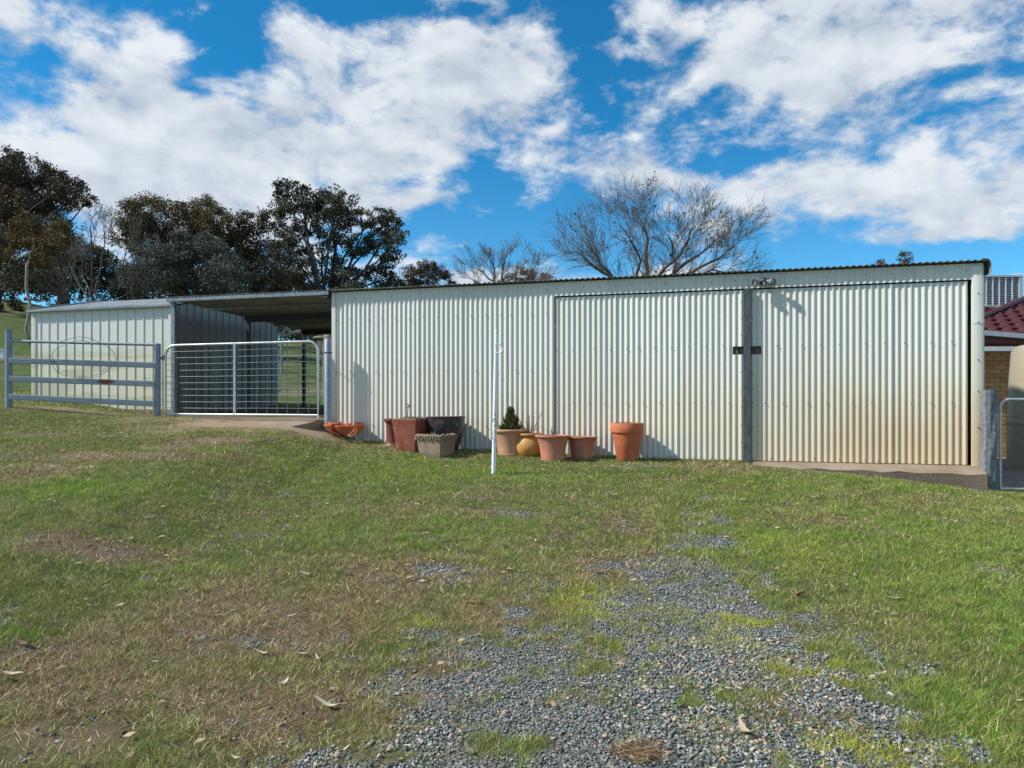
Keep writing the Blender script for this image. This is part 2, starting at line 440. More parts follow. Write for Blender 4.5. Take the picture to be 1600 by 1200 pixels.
def axis(segs):
    out = []
    for a, b, st in segs: out += list(np.arange(a, b, st))
    out.append(segs[-1][1])
    return np.array(out)
gx = axis([(-900, -200, 60), (-200, -60, 10), (-60, -20, 2), (-20, -9, .5), (-9, 9, .06), (9, 20, .5), (20, 60, 4), (60, 200, 20), (200, 900, 100)])
gy = axis([(-300, -30, 30), (-30, 0, 3), (0, 2.2, .4), (2.2, 12.2, .06), (12.2, 24, .35), (24, 90, 2), (90, 200, 10), (200, 1200, 100)])
GX, GY = np.meshgrid(gx, gy)
GZ = H(GX, GY)
V = np.stack([GX.ravel(), GY.ravel(), GZ.ravel()], 1)
nx, ny = len(gx), len(gy)
ii, jj = np.meshgrid(np.arange(nx - 1), np.arange(ny - 1))
a0 = (jj * nx + ii).ravel()
Fq = np.stack([a0, a0 + 1, a0 + nx + 1, a0 + nx], 1)
mg, mb_, ml, mm, mt = masks(GX.ravel(), GY.ravel())

def f_ground(t, b):
    co = t.add('ShaderNodeNewGeometry').outputs['Position']
    at_ = lambda n: t.add('ShaderNodeAttribute', attribute_name=n).outputs['Fac']
    g, br, lu, tn = at_('gravel'), at_('brown'), at_('lush'), at_('tan')
    x, y, z = t.sep(co)
    n = t.noise(co, 1.3, 6, .6); f = t.noise(co, 55, 6, .7); m = t.noise(co, 9, 5, .65)
    far = t.mr(y, 12, 17, 0, 1)
    grass = t.mix(t.mr(m, .3, .7), (.05, .07, .02, 1), (.10, .12, .04, 1))
    soil = t.mix(f, (.085, .055, .034, 1), (.19, .13, .085, 1))
    c = t.mix(t.m('ADD', .25, t.m('MULTIPLY', br, .75)), grass, soil)
    # far paddock
    fg = t.mix(t.mr(n, .35, .6), (.035, .075, .012, 1), (.075, .11, .025, 1))
    fg = t.mix(t.mr(t.noise(co, .28, 4, .6), .52, .62, 0, .8), fg, (.17, .135, .075, 1))
    fg = t.mix(t.mr(f, .35, .75, 0, .45), fg, (.04, .055, .02, 1))
    c = t.mix(far, c, fg)
    vo = t.add('ShaderNodeTexVoronoi'); t.put(vo.inputs['Vector'], co); vo.inputs['Scale'].default_value = 75
    vc = t.sep(vo.outputs['Color'])[0]
    grv = t.mix(vc, (.10, .11, .105, 1), (.29, .295, .275, 1))
    grv = t.mix(t.mr(vc, .9, .93, 0, .8), grv, (.45, .33, .22, 1))
    grv = t.mix(t.mr(f, .4, .7, 0, .35), grv, (.10, .085, .065, 1))
    c = t.mix(g, c, grv)
    tanc = t.mix(f, (.24, .17, .11, 1), (.36, .27, .19, 1))
    c = t.mix(tn, c, tanc)
    t.put(b.inputs['Base Color'], c); b.inputs['Roughness'].default_value = .95
    b.inputs['Specular IOR Level'].default_value = .2
    hgt = t.m('ADD', t.m('MULTIPLY', f, .6), t.m('MULTIPLY', t.m('SUBTRACT', 1., vo.outputs['Distance']), t.m('MULTIPLY', g, 1.5)))
    bump(t, b, hgt, .9, .012)
M_GROUND = mat('lawn_soil_and_gravel', f_ground)
ground = np_mesh('ground', V, Fq, M_GROUND, smooth=True)
for nm, arr in (('gravel', mg), ('brown', mb_), ('lush', ml), ('tan', mt)):
    a = ground.data.attributes.new(nm, 'FLOAT', 'POINT'); a.data.foreach_set('value', arr.astype(np.float32))
tag(ground, kind='structure')

# ------------------------------------------------------------------ main shed
OX, OY = -2.8, 11.6
def S(px):      # picture column -> metres along the shed's front wall
    u = (px - 800) / F; Z = 10.8 / (1 + .284 * u); return (u * Z - OX) / CT
def loc2w(s, t, z=0): return Vector((OX + CT * s + ST * t, OY - ST * s + CT * t, z))
PITCH, AMP = .0762, .0078
def corr(x0, x1, z0, z1, y=0., hole=None, lap=True, amp=AMP, zt=None, per=8, th=0.0):
    """vertical corrugated sheet, local x along the wall, -y outwards"""
    m = MB(); n = max(2, int(round((x1 - x0) / PITCH * per)))
    zs = [z0, z1] if not hole else [z0, hole[2], hole[3], z1]
    xs = np.linspace(x0, x1, n + 1)
    if hole:
        xs = np.sort(np.unique(np.concatenate([xs, [hole[0], hole[1]]])))
    vs = []
    for x in xs:
        e = (-.005 if (lap and x > x1 - .03) else 0.) + .003 * math.sin(x * 2.1 + x0)
        yy = y - amp * math.cos(2 * PI * x / PITCH) + e
        for z in zs: vs.append((x, yy, z))
    k = len(zs); fs = []
    for i in range(len(xs) - 1):
        for j in range(k - 1):
            xm = (xs[i] + xs[i + 1]) / 2; zm = (zs[j] + zs[j + 1]) / 2
            if hole and hole[0] < xm < hole[1] and hole[2] < zm < hole[3]: continue
            fs.append((i * k + j, (i + 1) * k + j, (i + 1) * k + j + 1, i * k + j + 1))
    m.add(vs, fs)
    return m
def splits(a, b, w=.762):
    n = max(1, int(round((b - a) / w))); return [(a + (b - a) * i / n, a + (b - a) * (i + 1) / n) for i in range(n)]

shed = thing('long_iron_shed', 'long low cream corrugated iron shed with two big sheet doors', 'shed', (OX, OY, 0), -TH)
LEN = S(1538); DEP = 4.6; ZR = 3.33
sD1a, sD1b = S(866), S(1162); sD2a, sD2b = S(1174), S(1513); sT = S(1519)
ZD0, ZD1 = .835, 3.12
for (a, b) in splits(.03, sD1a - .008): corr(a, b + .012, .62, ZR, 0).build('wall_sheet', M_PAINT, shed, smooth=True)
for (a, b) in splits(sD1a - .004, LEN - .02): corr(a, b + .012, ZD1 + .012, ZR, -.004).build('header_sheet', M_PAINT, shed, smooth=True)
# side and back walls, seen only from elsewhere
def wall_run(p0, p1, z0, z1, name):
    d = Vector((p1[0] - p0[0], p1[1] - p0[1], 0)); L = d.length
    M = Matrix.Translation((p0[0], p0[1], 0)) @ Matrix.Rotation(math.atan2(d.y, d.x), 4, 'Z')
    for (a, b) in splits(0, L):
        m = corr(a, b + .01, z0, z1, 0); m2 = MB(); m2.add(m.v, m.f, M); m2.build(name, M_PAINT, shed, smooth=True)
wall_run((0.02, DEP), (0.02, .03), .3, ZR - .02, 'side_sheet')
wall_run((LEN, .03), (LEN, DEP), .2, ZR - .02, 'side_sheet')
wall_run((LEN, DEP), (0, DEP), .2, ZR - .16, 'back_sheet')
# corner trims
m = MB(); m.box(-.012, .055, -.016, .0, .7, ZR - .01); m.build('corner_trim', M_PAINT, shed)
def trim(z0, z1, pr):
    m = MB(); pts = [(sT, .03), (sT, -.012 - pr), (sT + .03, -.018 - pr), (LEN - .05, -.02 - pr), (LEN - .015, -.01 - pr), (LEN + .012, .03), (LEN + .016, .09)]
    vs = [(x, y, z) for (x, y) in pts for z in (z0, z1)]
    m.add(vs, [(2 * i, 2 * i + 2, 2 * i + 3, 2 * i + 1) for i in range(len(pts) - 1)])
    return m
ztr = EYE + (630 - 504) * 9.15 / F
trim(.40, ztr, 0).build('corner_trim', M_PAINT, shed, autos=40)
trim(ztr - .01, ZR - .03, .004).build('corner_trim', M_PAINT, shed, autos=40)
# steel frame seen in the gaps
m = MB(); m.box(sD1a - .10, sD1a - .03, .05, .12, .7, ZR - .05); m.box(LEN - .10, LEN - .03, .06, .13, .6, ZR - .05); m.box(0.05, LEN - .1, .14, .2, ZR - .14, ZR - .05)
m.build('frame', M_BLACKSTEEL, shed)
# doors
zl = EYE + (630 - 547.5) * 9.94 / F
def door(a, b, yo, hole, label):
    m = MB()
    m.box(a + .01, a + .05, yo + .015, yo + .05, ZD0 + .01, ZD1 - .01); m.box(b - .05, b - .01, yo + .015, yo + .05, ZD0 + .01, ZD1 - .01)
    for z in (ZD0 + .02, 1.58, 2.34, ZD1 - .06): m.box(a + .05, b - .05, yo + .015, yo + .05, z, z + .04)
    d = m.build('door', M_BLACKSTEEL, shed); d['label'] = label
    for (p, q) in splits(a, b):
        h = hole if hole and not (hole[1] <= p or hole[0] >= q) else None
        if h: h = (max(h[0], p - .001), min(h[1], q + .02), h[2], h[3])
        corr(p, q + (.012 if q < b - .01 else 0), ZD0, ZD1 - .004, yo, hole=h).build('door_sheet', M_PAINT, d, smooth=True)
    return d
h1 = (S(1145), sD1b + .02, zl - .055, zl + .055); h2 = (sD2a - .02, S(1190), zl - .055, zl + .055)
d1 = door(sD1a + .006, sD1b, .022, h1, 'left sheet door behind the row of pots')
d2 = door(sD2a, sD2b, .022, h2, 'right sheet door stained orange near its foot')
for (a, b, d) in ((S(1143), S(1154), d1), (S(1156), S(1162), d1), (S(1174), S(1178), d2), (S(1180), S(1192), d2)):
    m = MB(); m.box(a, b, .045 if d is d1 else .05, .10, zl - .075, zl + .075); m.build('latch_block', M_BROWNTIM, d)
# centre post: channel
m = MB(); pa, pb = S(1162), S(1173)
m.box(pa, pb, -.045, -.040, .78, ZD1 + .008); m.box(pa, pa + .005, -.040, .03, .78, ZD1 + .008); m.box(pb - .005, pb, -.040, .03, .78, ZD1 + .008)
m.build('centre_post', M_POST, shed)
# rails of screws
def screw(m, x, z, y):
    m.tube([(x, y + .004, z), (x, y - .003, z)], .0085, 6); m.tube([(x, y - .003, z), (x, y - .009, z)], .005, 6)
def crest(x): return round(x / PITCH) * PITCH
m = MB()
R2 = random.Random(5)
def row(a, b, z, y=0., step=3.0):
    x = a + .04
    while x < b - .03:
        screw(m, crest(x), z + R2.uniform(-.008, .008), y - AMP - .001); x += PITCH * step * R2.choice((.67, 1, 1, 1, 1.34))
for z in (2.89, 2.08, 1.257): row(.03, sD1a, z)
row(.1, sD1a, 3.22, 0, 4)
row(sD1a, LEN - .1, 3.24, -.004, 3.4)
m.build('screws', M_SCREW, shed)['kind'] = 'stuff'
for d, a, b in ((d1, sD1a + .01, sD1b), (d2, sD2a, sD2b)):
    m = MB()
    for z in (2.363, 1.6, 3.09, .865): row(a, b, z, .022)
    for z in np.arange(1.05, 3.0, .24):
        if abs(z - zl) < .1: continue
        x = crest(b - .03) if d is d1 else crest(a + .03)
        screw(m, x, z + R2.uniform(-.03, .03), .022 - AMP - .001)
    m.build('screws', M_SCREW, d)['kind'] = 'stuff'
m = MB()
for py in (458, 503, 562, 611, 668): screw(m, (sT + LEN) / 2 - .005, EYE + (630 - py) * 9.15 / F, -.026)
m.build('screws', M_SCREW, shed)['kind'] = 'stuff'
# roof sheets (corrugations run front to back, falling to the back)
def roof_sheet(a, b, t0, t1, z0, z1, end=False):
    m = MB(); n = int(round((b - a) / PITCH * 8)); vs = []
    for i in range(n + 1):
        x = a + (b - a) * i / n; dz = AMP * math.cos(2 * PI * x / PITCH)
        ex = 0
        vs += [(x, t0, z0 + dz), (x, t1, z1 + dz)]
    fs = [(2 * i, 2 * i + 2, 2 * i + 3, 2 * i + 1) for i in range(n)]
    m.add(vs, fs)
    # visible sheet edge: a second skin 1.5 mm below, closed at the front
    vs2 = [(x, y, z - .004) for (x, y, z) in vs]
    m.add(vs2, [(f[3], f[2], f[1], f[0]) for f in fs])
    o = 2 * (n + 1)
    m.f += [(2 * i + o, 2 * i + 2 + o, 2 * i + 2, 2 * i) for i in range(n)]
    return m
OVER = -.095
for (a, b) in splits(.0, LEN + .02): roof_sheet(a, b + .01, OVER, DEP + .1, ZR + .025, ZR - .12).build('roof_sheet', M_ROOF, shed, smooth=False, autos=60)
# rolled barge at the right-hand end: corrugated strip curling down
m = MB(); vs = []; nn = int((DEP + .2) / PITCH * 6)
prof = [(0, .012), (.03, .010), (.055, -.004), (.072, -.03), (.080, -.07), (.082, -.12), (.080, -.17)]
for i in range(nn + 1):
    y = OVER - .01 + (DEP + .2) * i / nn; w = 1 + .0
    dd = .008 * math.cos(2 * PI * y / PITCH)
    for q, (px_, pz_) in enumerate(prof):
        f_ = q / (len(prof) - 1)
        vs.append((LEN - .03 + px_ + dd * f_, y, ZR + .03 + pz_ + dd * (1 - f_) - .145 * max(0, y) / DEP))
k = len(prof)
m.add(vs, [(i * k + q, i * k + q + 1, (i + 1) * k + q + 1, (i + 1) * k + q) for i in range(nn) for q in range(k - 1)])
m.build('barge_roll', M_ROOF, shed, smooth=True)

# security light, fixed on the header
sl = thing('security_light', 'twin black and silver security floodlight fixed above the right door', 'floodlight', loc2w(S(1193), -.008, EYE + (630 - 440) * 9.85 / F), -TH)
sl.scale = (.85, .85, .85)
m = MB(); m.lathe([(.0, .0), (.05, 0), (.062, .02), (.058, .06), (.03, .085), (0, .09)], 20, Matrix.Rotation(PI / 2, 4, 'X')); m.build('base', M_BLACKSTEEL, sl, autos=50)
M_LAMPW = simple('lamp_housing_grey', (.22, .23, .23, 1), (.34, .35, .35, 1), 10, .35, .2, 0)
M_GLASS = simple('lamp_glass', (.25, .26, .27, 1), (.5, .5, .5, 1), 12, .12, .6, 0)
for sx in (-1, 1):
    dirv = Vector((sx * .75, -.60, -.28)).normalized()
    p0 = Vector((sx * .045, -.06, .0)); M = Matrix.Translation(p0) @ dirv.to_track_quat('Z', 'Y').to_matrix().to_4x4()
    m = MB(); m.lathe([(0, 0), (.018, 0), (.022, .03), (.045, .08), (.050, .12), (.044, .122), (.040, .112)], 20, M); m.build('lamp_head', M_LAMPW, sl, autos=50)
    m = MB(); m.lathe([(.0, .113), (.041, .113)], 20, M); m.build('lens', M_GLASS, sl)
    m = MB(); m.lathe([(.046, .112), (.054, .112), (.054, .128), (.046, .128), (.046, .112)], 20, M); m.build('rim', M_BLACKSTEEL, sl)
m = MB(); m.lathe([(0, -.075), (.022, -.072), (.026, -.055), (.026, -.02), (0, -.015)], 16, Matrix.Translation((.012, -.075, 0))); m.build('sensor', M_LAMPW, sl, autos=50)

# concrete step in front of the right door
m = MB()
sa, sb = S(1176), sT + .06
n = 14
top = []
for i in range(n + 1):
    s = sa + (sb - sa) * i / n; f_ = i / n
    yo = -.24 - .08 * f_ + .015 * math.sin(i * 2.1)
    jag = .012 * math.sin(i * 3.7)
    top += [(s, .25, .832), (s, -.012, .826), (s, yo, .79 - .03 * f_ + jag * .3), (s, yo - .02, .775 - .03 * f_ + jag), (s, yo - .035 + .02 * math.sin(i * 5.3), .40)]
m.add(top, [(i * 5 + q, i * 5 + q + 1, i * 5 + q + 6, i * 5 + q + 5) for i in range(n) for q in range(4)] + [(n * 5 + 4, n * 5 + 3, n * 5 + 2, n * 5 + 1, n * 5), (0, 1, 2, 3, 4)])
o = m.build('concrete_step', M_CONC, None, autos=30); o.location = (OX, OY, 0); o.rotation_euler = (0, 0, -TH); tag(o, kind='structure')
o.data.materials.append(M_AGG)
for p in o.data.polygons:
    if p.normal.z < .5: p.material_index = 1

# ------------------------------------------------------------------ carport
cp = thing('lean_to_carport', 'low open carport with corrugated roof on thin steel posts between the two sheds', 'carport', (OX, OY, 0), -TH)
CZ = ZR + .02; cs0, cs1 = -3.10, -.01; BK = 4.2
for (a, b) in splits(cs0, cs1): roof_sheet(a, b + .01, OVER, BK, CZ + .01, CZ - .13).build('roof_sheet', M_ROOFU if False else M_ROOF, cp, autos=60)
def cz(t): return CZ + .01 - .14 * (t - OVER) / (BK - OVER) - .016
for (t, hgt, mm_) in ((-.065, .055, M_GALVD), (2.03, .11, M_BLACKSTEEL), (4.05, .11, M_BLACKSTEEL)):
    m = MB(); m.box(cs0 + .05, cs1 - .02, t - .025, t + .025, cz(t) - hgt, cz(t)); m.build('beam', mm_, cp)
for t in (.95, 3.0):
    m = MB(); m.box(cs0 + .05, cs1 - .02, t - .02, t + .02, cz(t) - .05, cz(t)); m.build('batten', M_GALVD, cp)
for t, mm_ in ((.0, M_GALVD), (2.03, M_BLACKSTEEL), (4.01, M_BLACKSTEEL)):
    p = loc2w(-2.965, t); zb = 1.2
    m = MB(); m.box(-2.965 - .032, -2.965 + .032, t - .028, t + .028, zb, cz(t) - .05); m.build('post', mm_, cp)
m = MB(); m.box(-.16, -.05, -.08, .05, CZ - .11, CZ - .005); m.build('end_bracket', M_BLACKSTEEL, cp)
# concrete floor
m = MB(); m.box(-3.60, -.06, -.42, 4.35, 1.15, 1.352)
o = m.build('carport_floor', M_CONC); o.location = (OX, OY, 0); o.rotation_euler = (0, 0, -TH); tag(o, kind='structure')
m = MB()
vs = []
for i, (s0, s1, t, z) in enumerate([(-1.35, -.05, -.30, 1.342), (-1.5, -.12, -.55, 1.30), (-1.75, -.35, -.95, 1.22), (-1.85, -.75, -1.25, 1.14)]):
    vs += [(s0, t, z), (s1, t, z), (s0, t, z - .25), (s1 , t, z - .30)]
fs = []
for i in range(3):
    b_ = 4 * i
    fs += [(b_ + 1, b_, b_ + 4, b_ + 5), (b_ + 3, b_ + 1, b_ + 5, b_ + 7), (b_, b_ + 2, b_ + 6, b_ + 4)]
fs += [(12, 14, 15, 13)]
m.add(vs, fs)
o = m.build('concrete_ramp', M_CONC); o.location = (OX, OY, 0); o.rotation_euler = (0, 0, -TH); tag(o, kind='structure')

# ------------------------------------------------------------------ small shed
s2 = thing('garden_shed', 'small ribbed cream steel shed with low gable roof behind the rail fence', 'shed', (OX, OY, 0), -TH)
A0, A1, T0, T1 = -6.80, -3.64, .74, 4.03; ZB, ZE, ZG = 1.47, 3.37, 3.74
def ribpanel(w, z0, z1, z1b=None):
    z1b = z1 if z1b is None else z1b
    pr = [(0, 0), (w - .024, 0), (w - .020, -.014), (w - .006, -.014), (w, 0)]
    vs = []
    for (x, y) in pr: vs += [(x, y, z0), (x, y, z1 + (z1b - z1) * x / w)]
    return vs, [(2 * i, 2 * i + 2, 2 * i + 3, 2 * i + 1) for i in range(4)]
W = (A1 - A0) / 16
first = None
for i in range(16):
    if first is None:
        m = MB(); v, f = ribpanel(W, ZB, ZE - .02); m.add(v, f); first = m.build('wall_panel', M_SHED2, s2)
        first.location = (A0, T0, 0)
    else: clone_part(first, s2, (A0 + W * i, T0, 0))
Wd = (T1 - T0) / 16
mid = (T0 + T1) / 2
def gz(t): return ZE + (ZG - ZE) * (1 - abs(t - mid) / (mid - T0))
for side, X_, ang in (('r', A1, PI / 2), ('l', A0, -PI / 2)):
    for i in range(16):
        ta = T0 + Wd * i if side == 'r' else T1 - Wd * i
        tb = ta + Wd if side == 'r' else ta - Wd
        v, f = ribpanel(Wd, ZB, gz(ta) - .03, gz(tb) - .03); m = MB(); m.add(v, f)
        o = m.build('wall_panel', M_DARKRIB if side == 'r' else M_SHED2, s2); o.location = (X_, ta, 0); o.rotation_euler = (0, 0, ang)
for i in range(16):
    o = clone_part(first, s2, (A1 - W * i, T1, 0)); o.rotation_euler = (0, 0, PI)
M_ROOF2 = simple('zincalume_roof', (.22, .23, .23, 1), (.32, .33, .33, 1), 4, .4, .4, .05, 30)
for i in range(4):
    xa = A0 - .06 + (A1 - A0 + .12) * i / 4; xb = xa + (A1 - A0 + .12) / 4 - .004
    for sgn in (0, 1):
        te = T0 - .08 if sgn == 0 else T1 + .08
        m = MB(); m.add([(xa, te, ZE + .0), (xb, te, ZE), (xb, mid, ZG + .02), (xa, mid, ZG + .02), (xa, te, ZE - .02), (xb, te, ZE - .02), (xb, mid, ZG), (xa, mid, ZG)],
                        [(0, 1, 2, 3), (7, 6, 5, 4), (0, 4, 5, 1), (1, 5, 6, 2), (3, 7, 4, 0)]); m.build('roof_sheet', M_ROOF2, s2)
m = MB(); m.box(A0 - .07, A1 + .07, T0 - .095, T0 - .03, ZE - .040, ZE - .012); m.build('gutter', M_ROOF2, s2)
m = MB()
m.tube([(A1 + .03, T0 - .08, ZE + .01), (A1 + .03, mid, ZG + .03), (A1 + .03, T1 + .08, ZE + .01)], .022, 6); m.tube([(A0 - .03, T0 - .08, ZE + .01), (A0 - .03, mid, ZG + .03), (A0 - .03, T1 + .08, ZE + .01)], .022, 6)
m.build('barge_trim', M_ROOF2, s2)
for X_ in (A0 - .01, A1 - .045):
    m = MB(); m.box(X_, X_ + .055, T0 - .032, T0 - .026, ZB, ZE - .056); m.build('corner_trim', M_SHED2, s2)
m = MB(); m.box(A0 - .02, A1 + .05, T0 - .06, T1 + .1, 1.2, ZB + .02); o = m.build('shed_base', M_CONC, s2)

# ------------------------------------------------------------------ rail fence
def f_perf(t, b):
    co = t.add('ShaderNodeTexCoord').outputs['Object']
    n = t.noise(co, 20, 5, .6); fine = t.noise(co, 120, 3, .6)
    c = t.mix(n, (.25, .285, .315, 1), (.37, .41, .44, 1))
    c = t.mix(t.mr(fine, .62, .66, 0, .6), c, (.12, .13, .14, 1))
    x, y, z = t.sep(co)
    d = t.vm('LENGTH', t.vm('MULTIPLY', t.vm('SUBTRACT', co, (1.50, 0, 1.945)), (8, 0, 26)))
    d = t.m('ADD', d, t.m('MULTIPLY', t.m('SUBTRACT', t.noise(co, 30, 4, .6), .5), 1.2))
    c = t.mix(t.mr(d, 1.05, .9, 0, 1), c, (.22, .07, .035, 1))
    t.put(b.inputs['Base Color'], c); b.inputs['Roughness'].default_value = .6; b.inputs['Metallic'].default_value = .15
    bump(t, b, fine, .4, .004)
M_RAIL = mat('scuffed_steel_rail', f_perf)
pL = at(14, 633, 11.75); pR = at(246, 650, 11.95)
fd = Vector((pR.x - pL.x, pR.y - pL.y, 0)); fL = fd.length
fence = thing('rail_fence', 'galvanised four rail steel fence in front of the small shed', 'fence', (pL.x, pL.y, 0), math.atan2(fd.y, fd.x))
# post heights
zt0 = EYE + (630 - 517) * pL.y / F; zt1 = EYE + (630 - 537) * pR.y / F
m = MB(); m.tube([(0, 0, 1.3), (0, 0, zt0)], .052, 16); m.tube([(0, 0, zt0 + .0005), (0, 0, zt0 + .016)], .056, 16); m.build('post', M_GALV, fence, autos=40)
m = MB(); m.tube([(fL, 0, 1.2), (fL, 0, zt1)], .050, 16); m.build('post', M_GALV, fence, autos=40)
def zat(py, Y): return EYE + (630 - py) * Y / F
m = MB(); m.box(.05, fL - .03, -.02, .02, -.5, .5)
def rail(pyl, pyr, hw_, r=False):
    za, zb = zat(pyl, pL.y), zat(pyr, pR.y)
    m = MB()
    if r: m.tube([(.03, -.02, za), (fL, -.02, zb)], hw_, 10); return m.build('rail', M_RAIL, fence, autos=50)
    # w profile guard rail
    pr = [(-.5, 0), (-.46, -.010), (-.15, -.012), (0, -.010), (.15, -.012), (.46, -.010), (.5, 0), (.5, .004), (-.5, .004)]
    vs = []
    for x, z in ((.03, za), (fL - .02, zb)):
        for (q, y) in pr: vs.append((x, y - .055, z + q * hw_ * 2))
    k = len(pr)
    m.add(vs, [(i, (i + 1) % k, k + (i + 1) % k, k + i) for i in range(k)] + [tuple(range(k - 1, -1, -1)), tuple(range(k, 2 * k))])
    return m.build('rail', M_RAIL, fence)
rail(533, 539, .024, True); rail(563.5, 571, .046); rail(592, 600, .046); rail(620, 631, .046)
# tangle of loose wire
m = MB()
for j in range(3):
    pts = []; cx = 1.12; cz_ = zat(560, 11.8); r0 = .42 + .05 * j
    for i in range(40):
        a = i / 39 * 2 * PI * (.42 + .1 * j) + 1.2 + j * 1.7
        pts.append((cx + r0 * 1.0 * math.cos(a) * (1 + .06 * math.sin(3 * a + j)), -.09 - .02 * math.sin(a * 2 + j), cz_ + .27 * (1 + .1 * j) * math.sin(a) * (1 + .05 * math.sin(5 * a))))
    m.tube(pts, .004, 4)
o = m.build('wire_coil', M_BLACKSTEEL, None); o.location = (pL.x, pL.y, 0); o.rotation_euler = (0, 0, math.atan2(fd.y, fd.x)); tag(o, 'loose loops of dark wire hung over the rail fence', 'wire')

# ------------------------------------------------------------------ farm gate
def round_frame(L, Hh, r, rb=.0, n=8):
    pts = [(0, 0, 0)]
    for i in range(n + 1):
        a = PI - i / n * PI / 2; pts.append((r + r * math.cos(a), 0, Hh - r + r * math.sin(a)))
    for i in range(n + 1):
        a = PI / 2 - i / n * PI / 2; pts.append((L - r + r * math.cos(a), 0, Hh - r + r * math.sin(a)))
    pts.append((L, 0, 0)); pts.append((0, 0, 0))
    return pts
gl = at(259, 646, 12.0); gr = at(497, 650, 11.55)
gd = Vector((gr.x - gl.x, gr.y - gl.y, 0)); gL = gd.length
gate = thing('farm_gate', 'wide galvanised mesh farm gate closing the carport', 'gate', (gl.x, gl.y, 0), math.atan2(gd.y, gd.x))
zbl, zbr = zat(647, gl.y), zat(649, gr.y)
ztl, ztr_ = zat(540, gl.y), zat(533, gr.y)
Hg = ztl - zbl
def gatez(x, f): # f 0 bottom..1 top
    q = x / gL; return (zbl + (zbr - zbl) * q) * (1 - f) + (ztl + (ztr_ - ztl) * q) * f
pts = [(x, 0, gatez(x, z / Hg)) for (x, y, z) in round_frame(gL, Hg, .16)]
m = MB(); m.tube(pts, .019, 10); m.tube([(gL, 0, gatez(gL, 0)), (gL, 0, gatez(gL, 0) - .09)], .02, 8); m.build('frame', M_TUBE, gate, autos=50)
m = MB(); xm = gL * .462; m.tube([(xm, 0, gatez(xm, 0)), (xm, 0, gatez(xm, 1))], .019, 10)
for z in np.arange(.05, 1, .1): m.tube([(xm, -.003, gatez(xm, z)), (xm, -.003, gatez(xm, z + .012))], .024, 8)
m.build('centre_stay', M_TUBE, gate, autos=50)
for k_ in range(1, 11):
    f_ = k_ / 11.0; m = MB(); m.tube([(.0, -.004, gatez(0, f_)), (gL * .3, -.006, gatez(gL * .3, f_) - .004), (gL * .7, -.004, gatez(gL * .7, f_) + .003), (gL, -.004, gatez(gL, f_))], .0036, 5); m.build('mesh_wire', M_WIRE, gate)
for k_ in range(1, 15):
    x = gL * k_ / 15 + .01
    if abs(x - xm) < .03: continue
    m = MB(); m.tube([(x, .004, gatez(x, 0)), (x + .005, .004, gatez(x, .5)), (x, .004, gatez(x, 1))], .0058, 5); m.build('mesh_wire', M_WIRE, gate)
m = MB(); m.box(-.09, -.0, -.02, .02, gatez(0, .8), gatez(0, .83)); m.tube([(-.03, 0, gatez(0, .78)), (-.03, 0, gatez(0, .86))], .028, 8); m.build('hinge', M_GALV, gate)
gpst = at(512.5, 660, 11.4)
m = MB(); zt = zat(530, 11.4); m.tube([(0, 0, .95), (0, 0, zt - .012), (0, 0, zt)], [.056, .056, .047], 18)
o = m.build('gate_post', M_GALV, None, autos=40); o.location = (gpst.x, gpst.y, 0); tag(o, 'round steel gate post beside the left end of the long shed', 'post')
m = MB(); ch = [(gr.x + .0, gr.y, zat(552, 11.5))]
for i in range(1, 9):
    q = i / 8; ch.append((gr.x + (gpst.x - gr.x - .05) * q, gr.y + (gpst.y - gr.y) * q, zat(552, 11.5) - .03 * math.sin(PI * q)))
m.tube(ch, .006, 5)
ring = [(gpst.x + .062 * math.cos(a), gpst.y + .062 * math.sin(a), zat(551, 11.4)) for a in np.linspace(0, 2 * PI, 18)]
m.tube(ring, .007, 5)
o = m.build('gate_chain', M_BLACKSTEEL); tag(o, 'dark latch wire looped from the farm gate round its post', 'chain')

# ------------------------------------------------------------------ white pole
pb_ = gp(771, 741)
pole = thing('white_pole', 'chipped white steel pole with a small hoop standing on the lawn', 'pole', tuple(pb_))
ptop = EYE + (630 - 515) * pb_.y / F - pb_.z; dxp = (776 - 771) / F * pb_.y
m = MB(); m.tube([(0, 0, -.1), (dxp, 0, ptop)], .026, 16); m.build('tube', M_WPOLE, pole, autos=50)
m = MB(); zz = EYE + (630 - 545) * pb_.y / F - pb_.z
m.tube([(dxp * .8 - .01, -.027, zz + .05)] + [(dxp * .8 + .03 + .045 * math.cos(a), -.02, zz + .05 * math.sin(a)) for a in np.linspace(PI / 2, -PI / 2, 10)] + [(dxp * .8 - .01, -.027, zz - .05)], .007, 6)
m.build('hoop', M_WPOLE, pole, autos=60)

# ------------------------------------------------------------------ pots
def terracotta(name, c1, c2, c3=None, rough=.8):
    def f(t, b):
        co = t.add('ShaderNodeTexCoord').outputs['Object']
        n = t.noise(co, 7, 6, .65); f_ = t.noise(co, 70, 4, .6)
        c = t.mix(t.mr(n, .3, .7), c1, c2)
        if c3: c = t.mix(t.mr(t.noise(co, 4.5, 5, .6), .58, .68, 0, .7), c, c3)
        z = t.sep(co)[2]
        c = t.mix(t.mr(t.noise(co, 11, 6, .7), .56, .70, 0, .30), c, (.62, .55, .46, 1))
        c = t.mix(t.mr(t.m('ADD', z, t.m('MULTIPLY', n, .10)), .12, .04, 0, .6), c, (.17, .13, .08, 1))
        t.put(b.inputs['Base Color'], c); t.put(b.inputs['Roughness'], t.mr(n, .2, .8, rough - .12, min(1, rough + .1)))
        bump(t, b, t.m('ADD', f_, n), .25, .004)
    return mat(name, f)
M_TC1 = terracotta('orange_terracotta', (.47, .115, .042, 1), (.55, .16, .065, 1), (.58, .24, .13, 1))
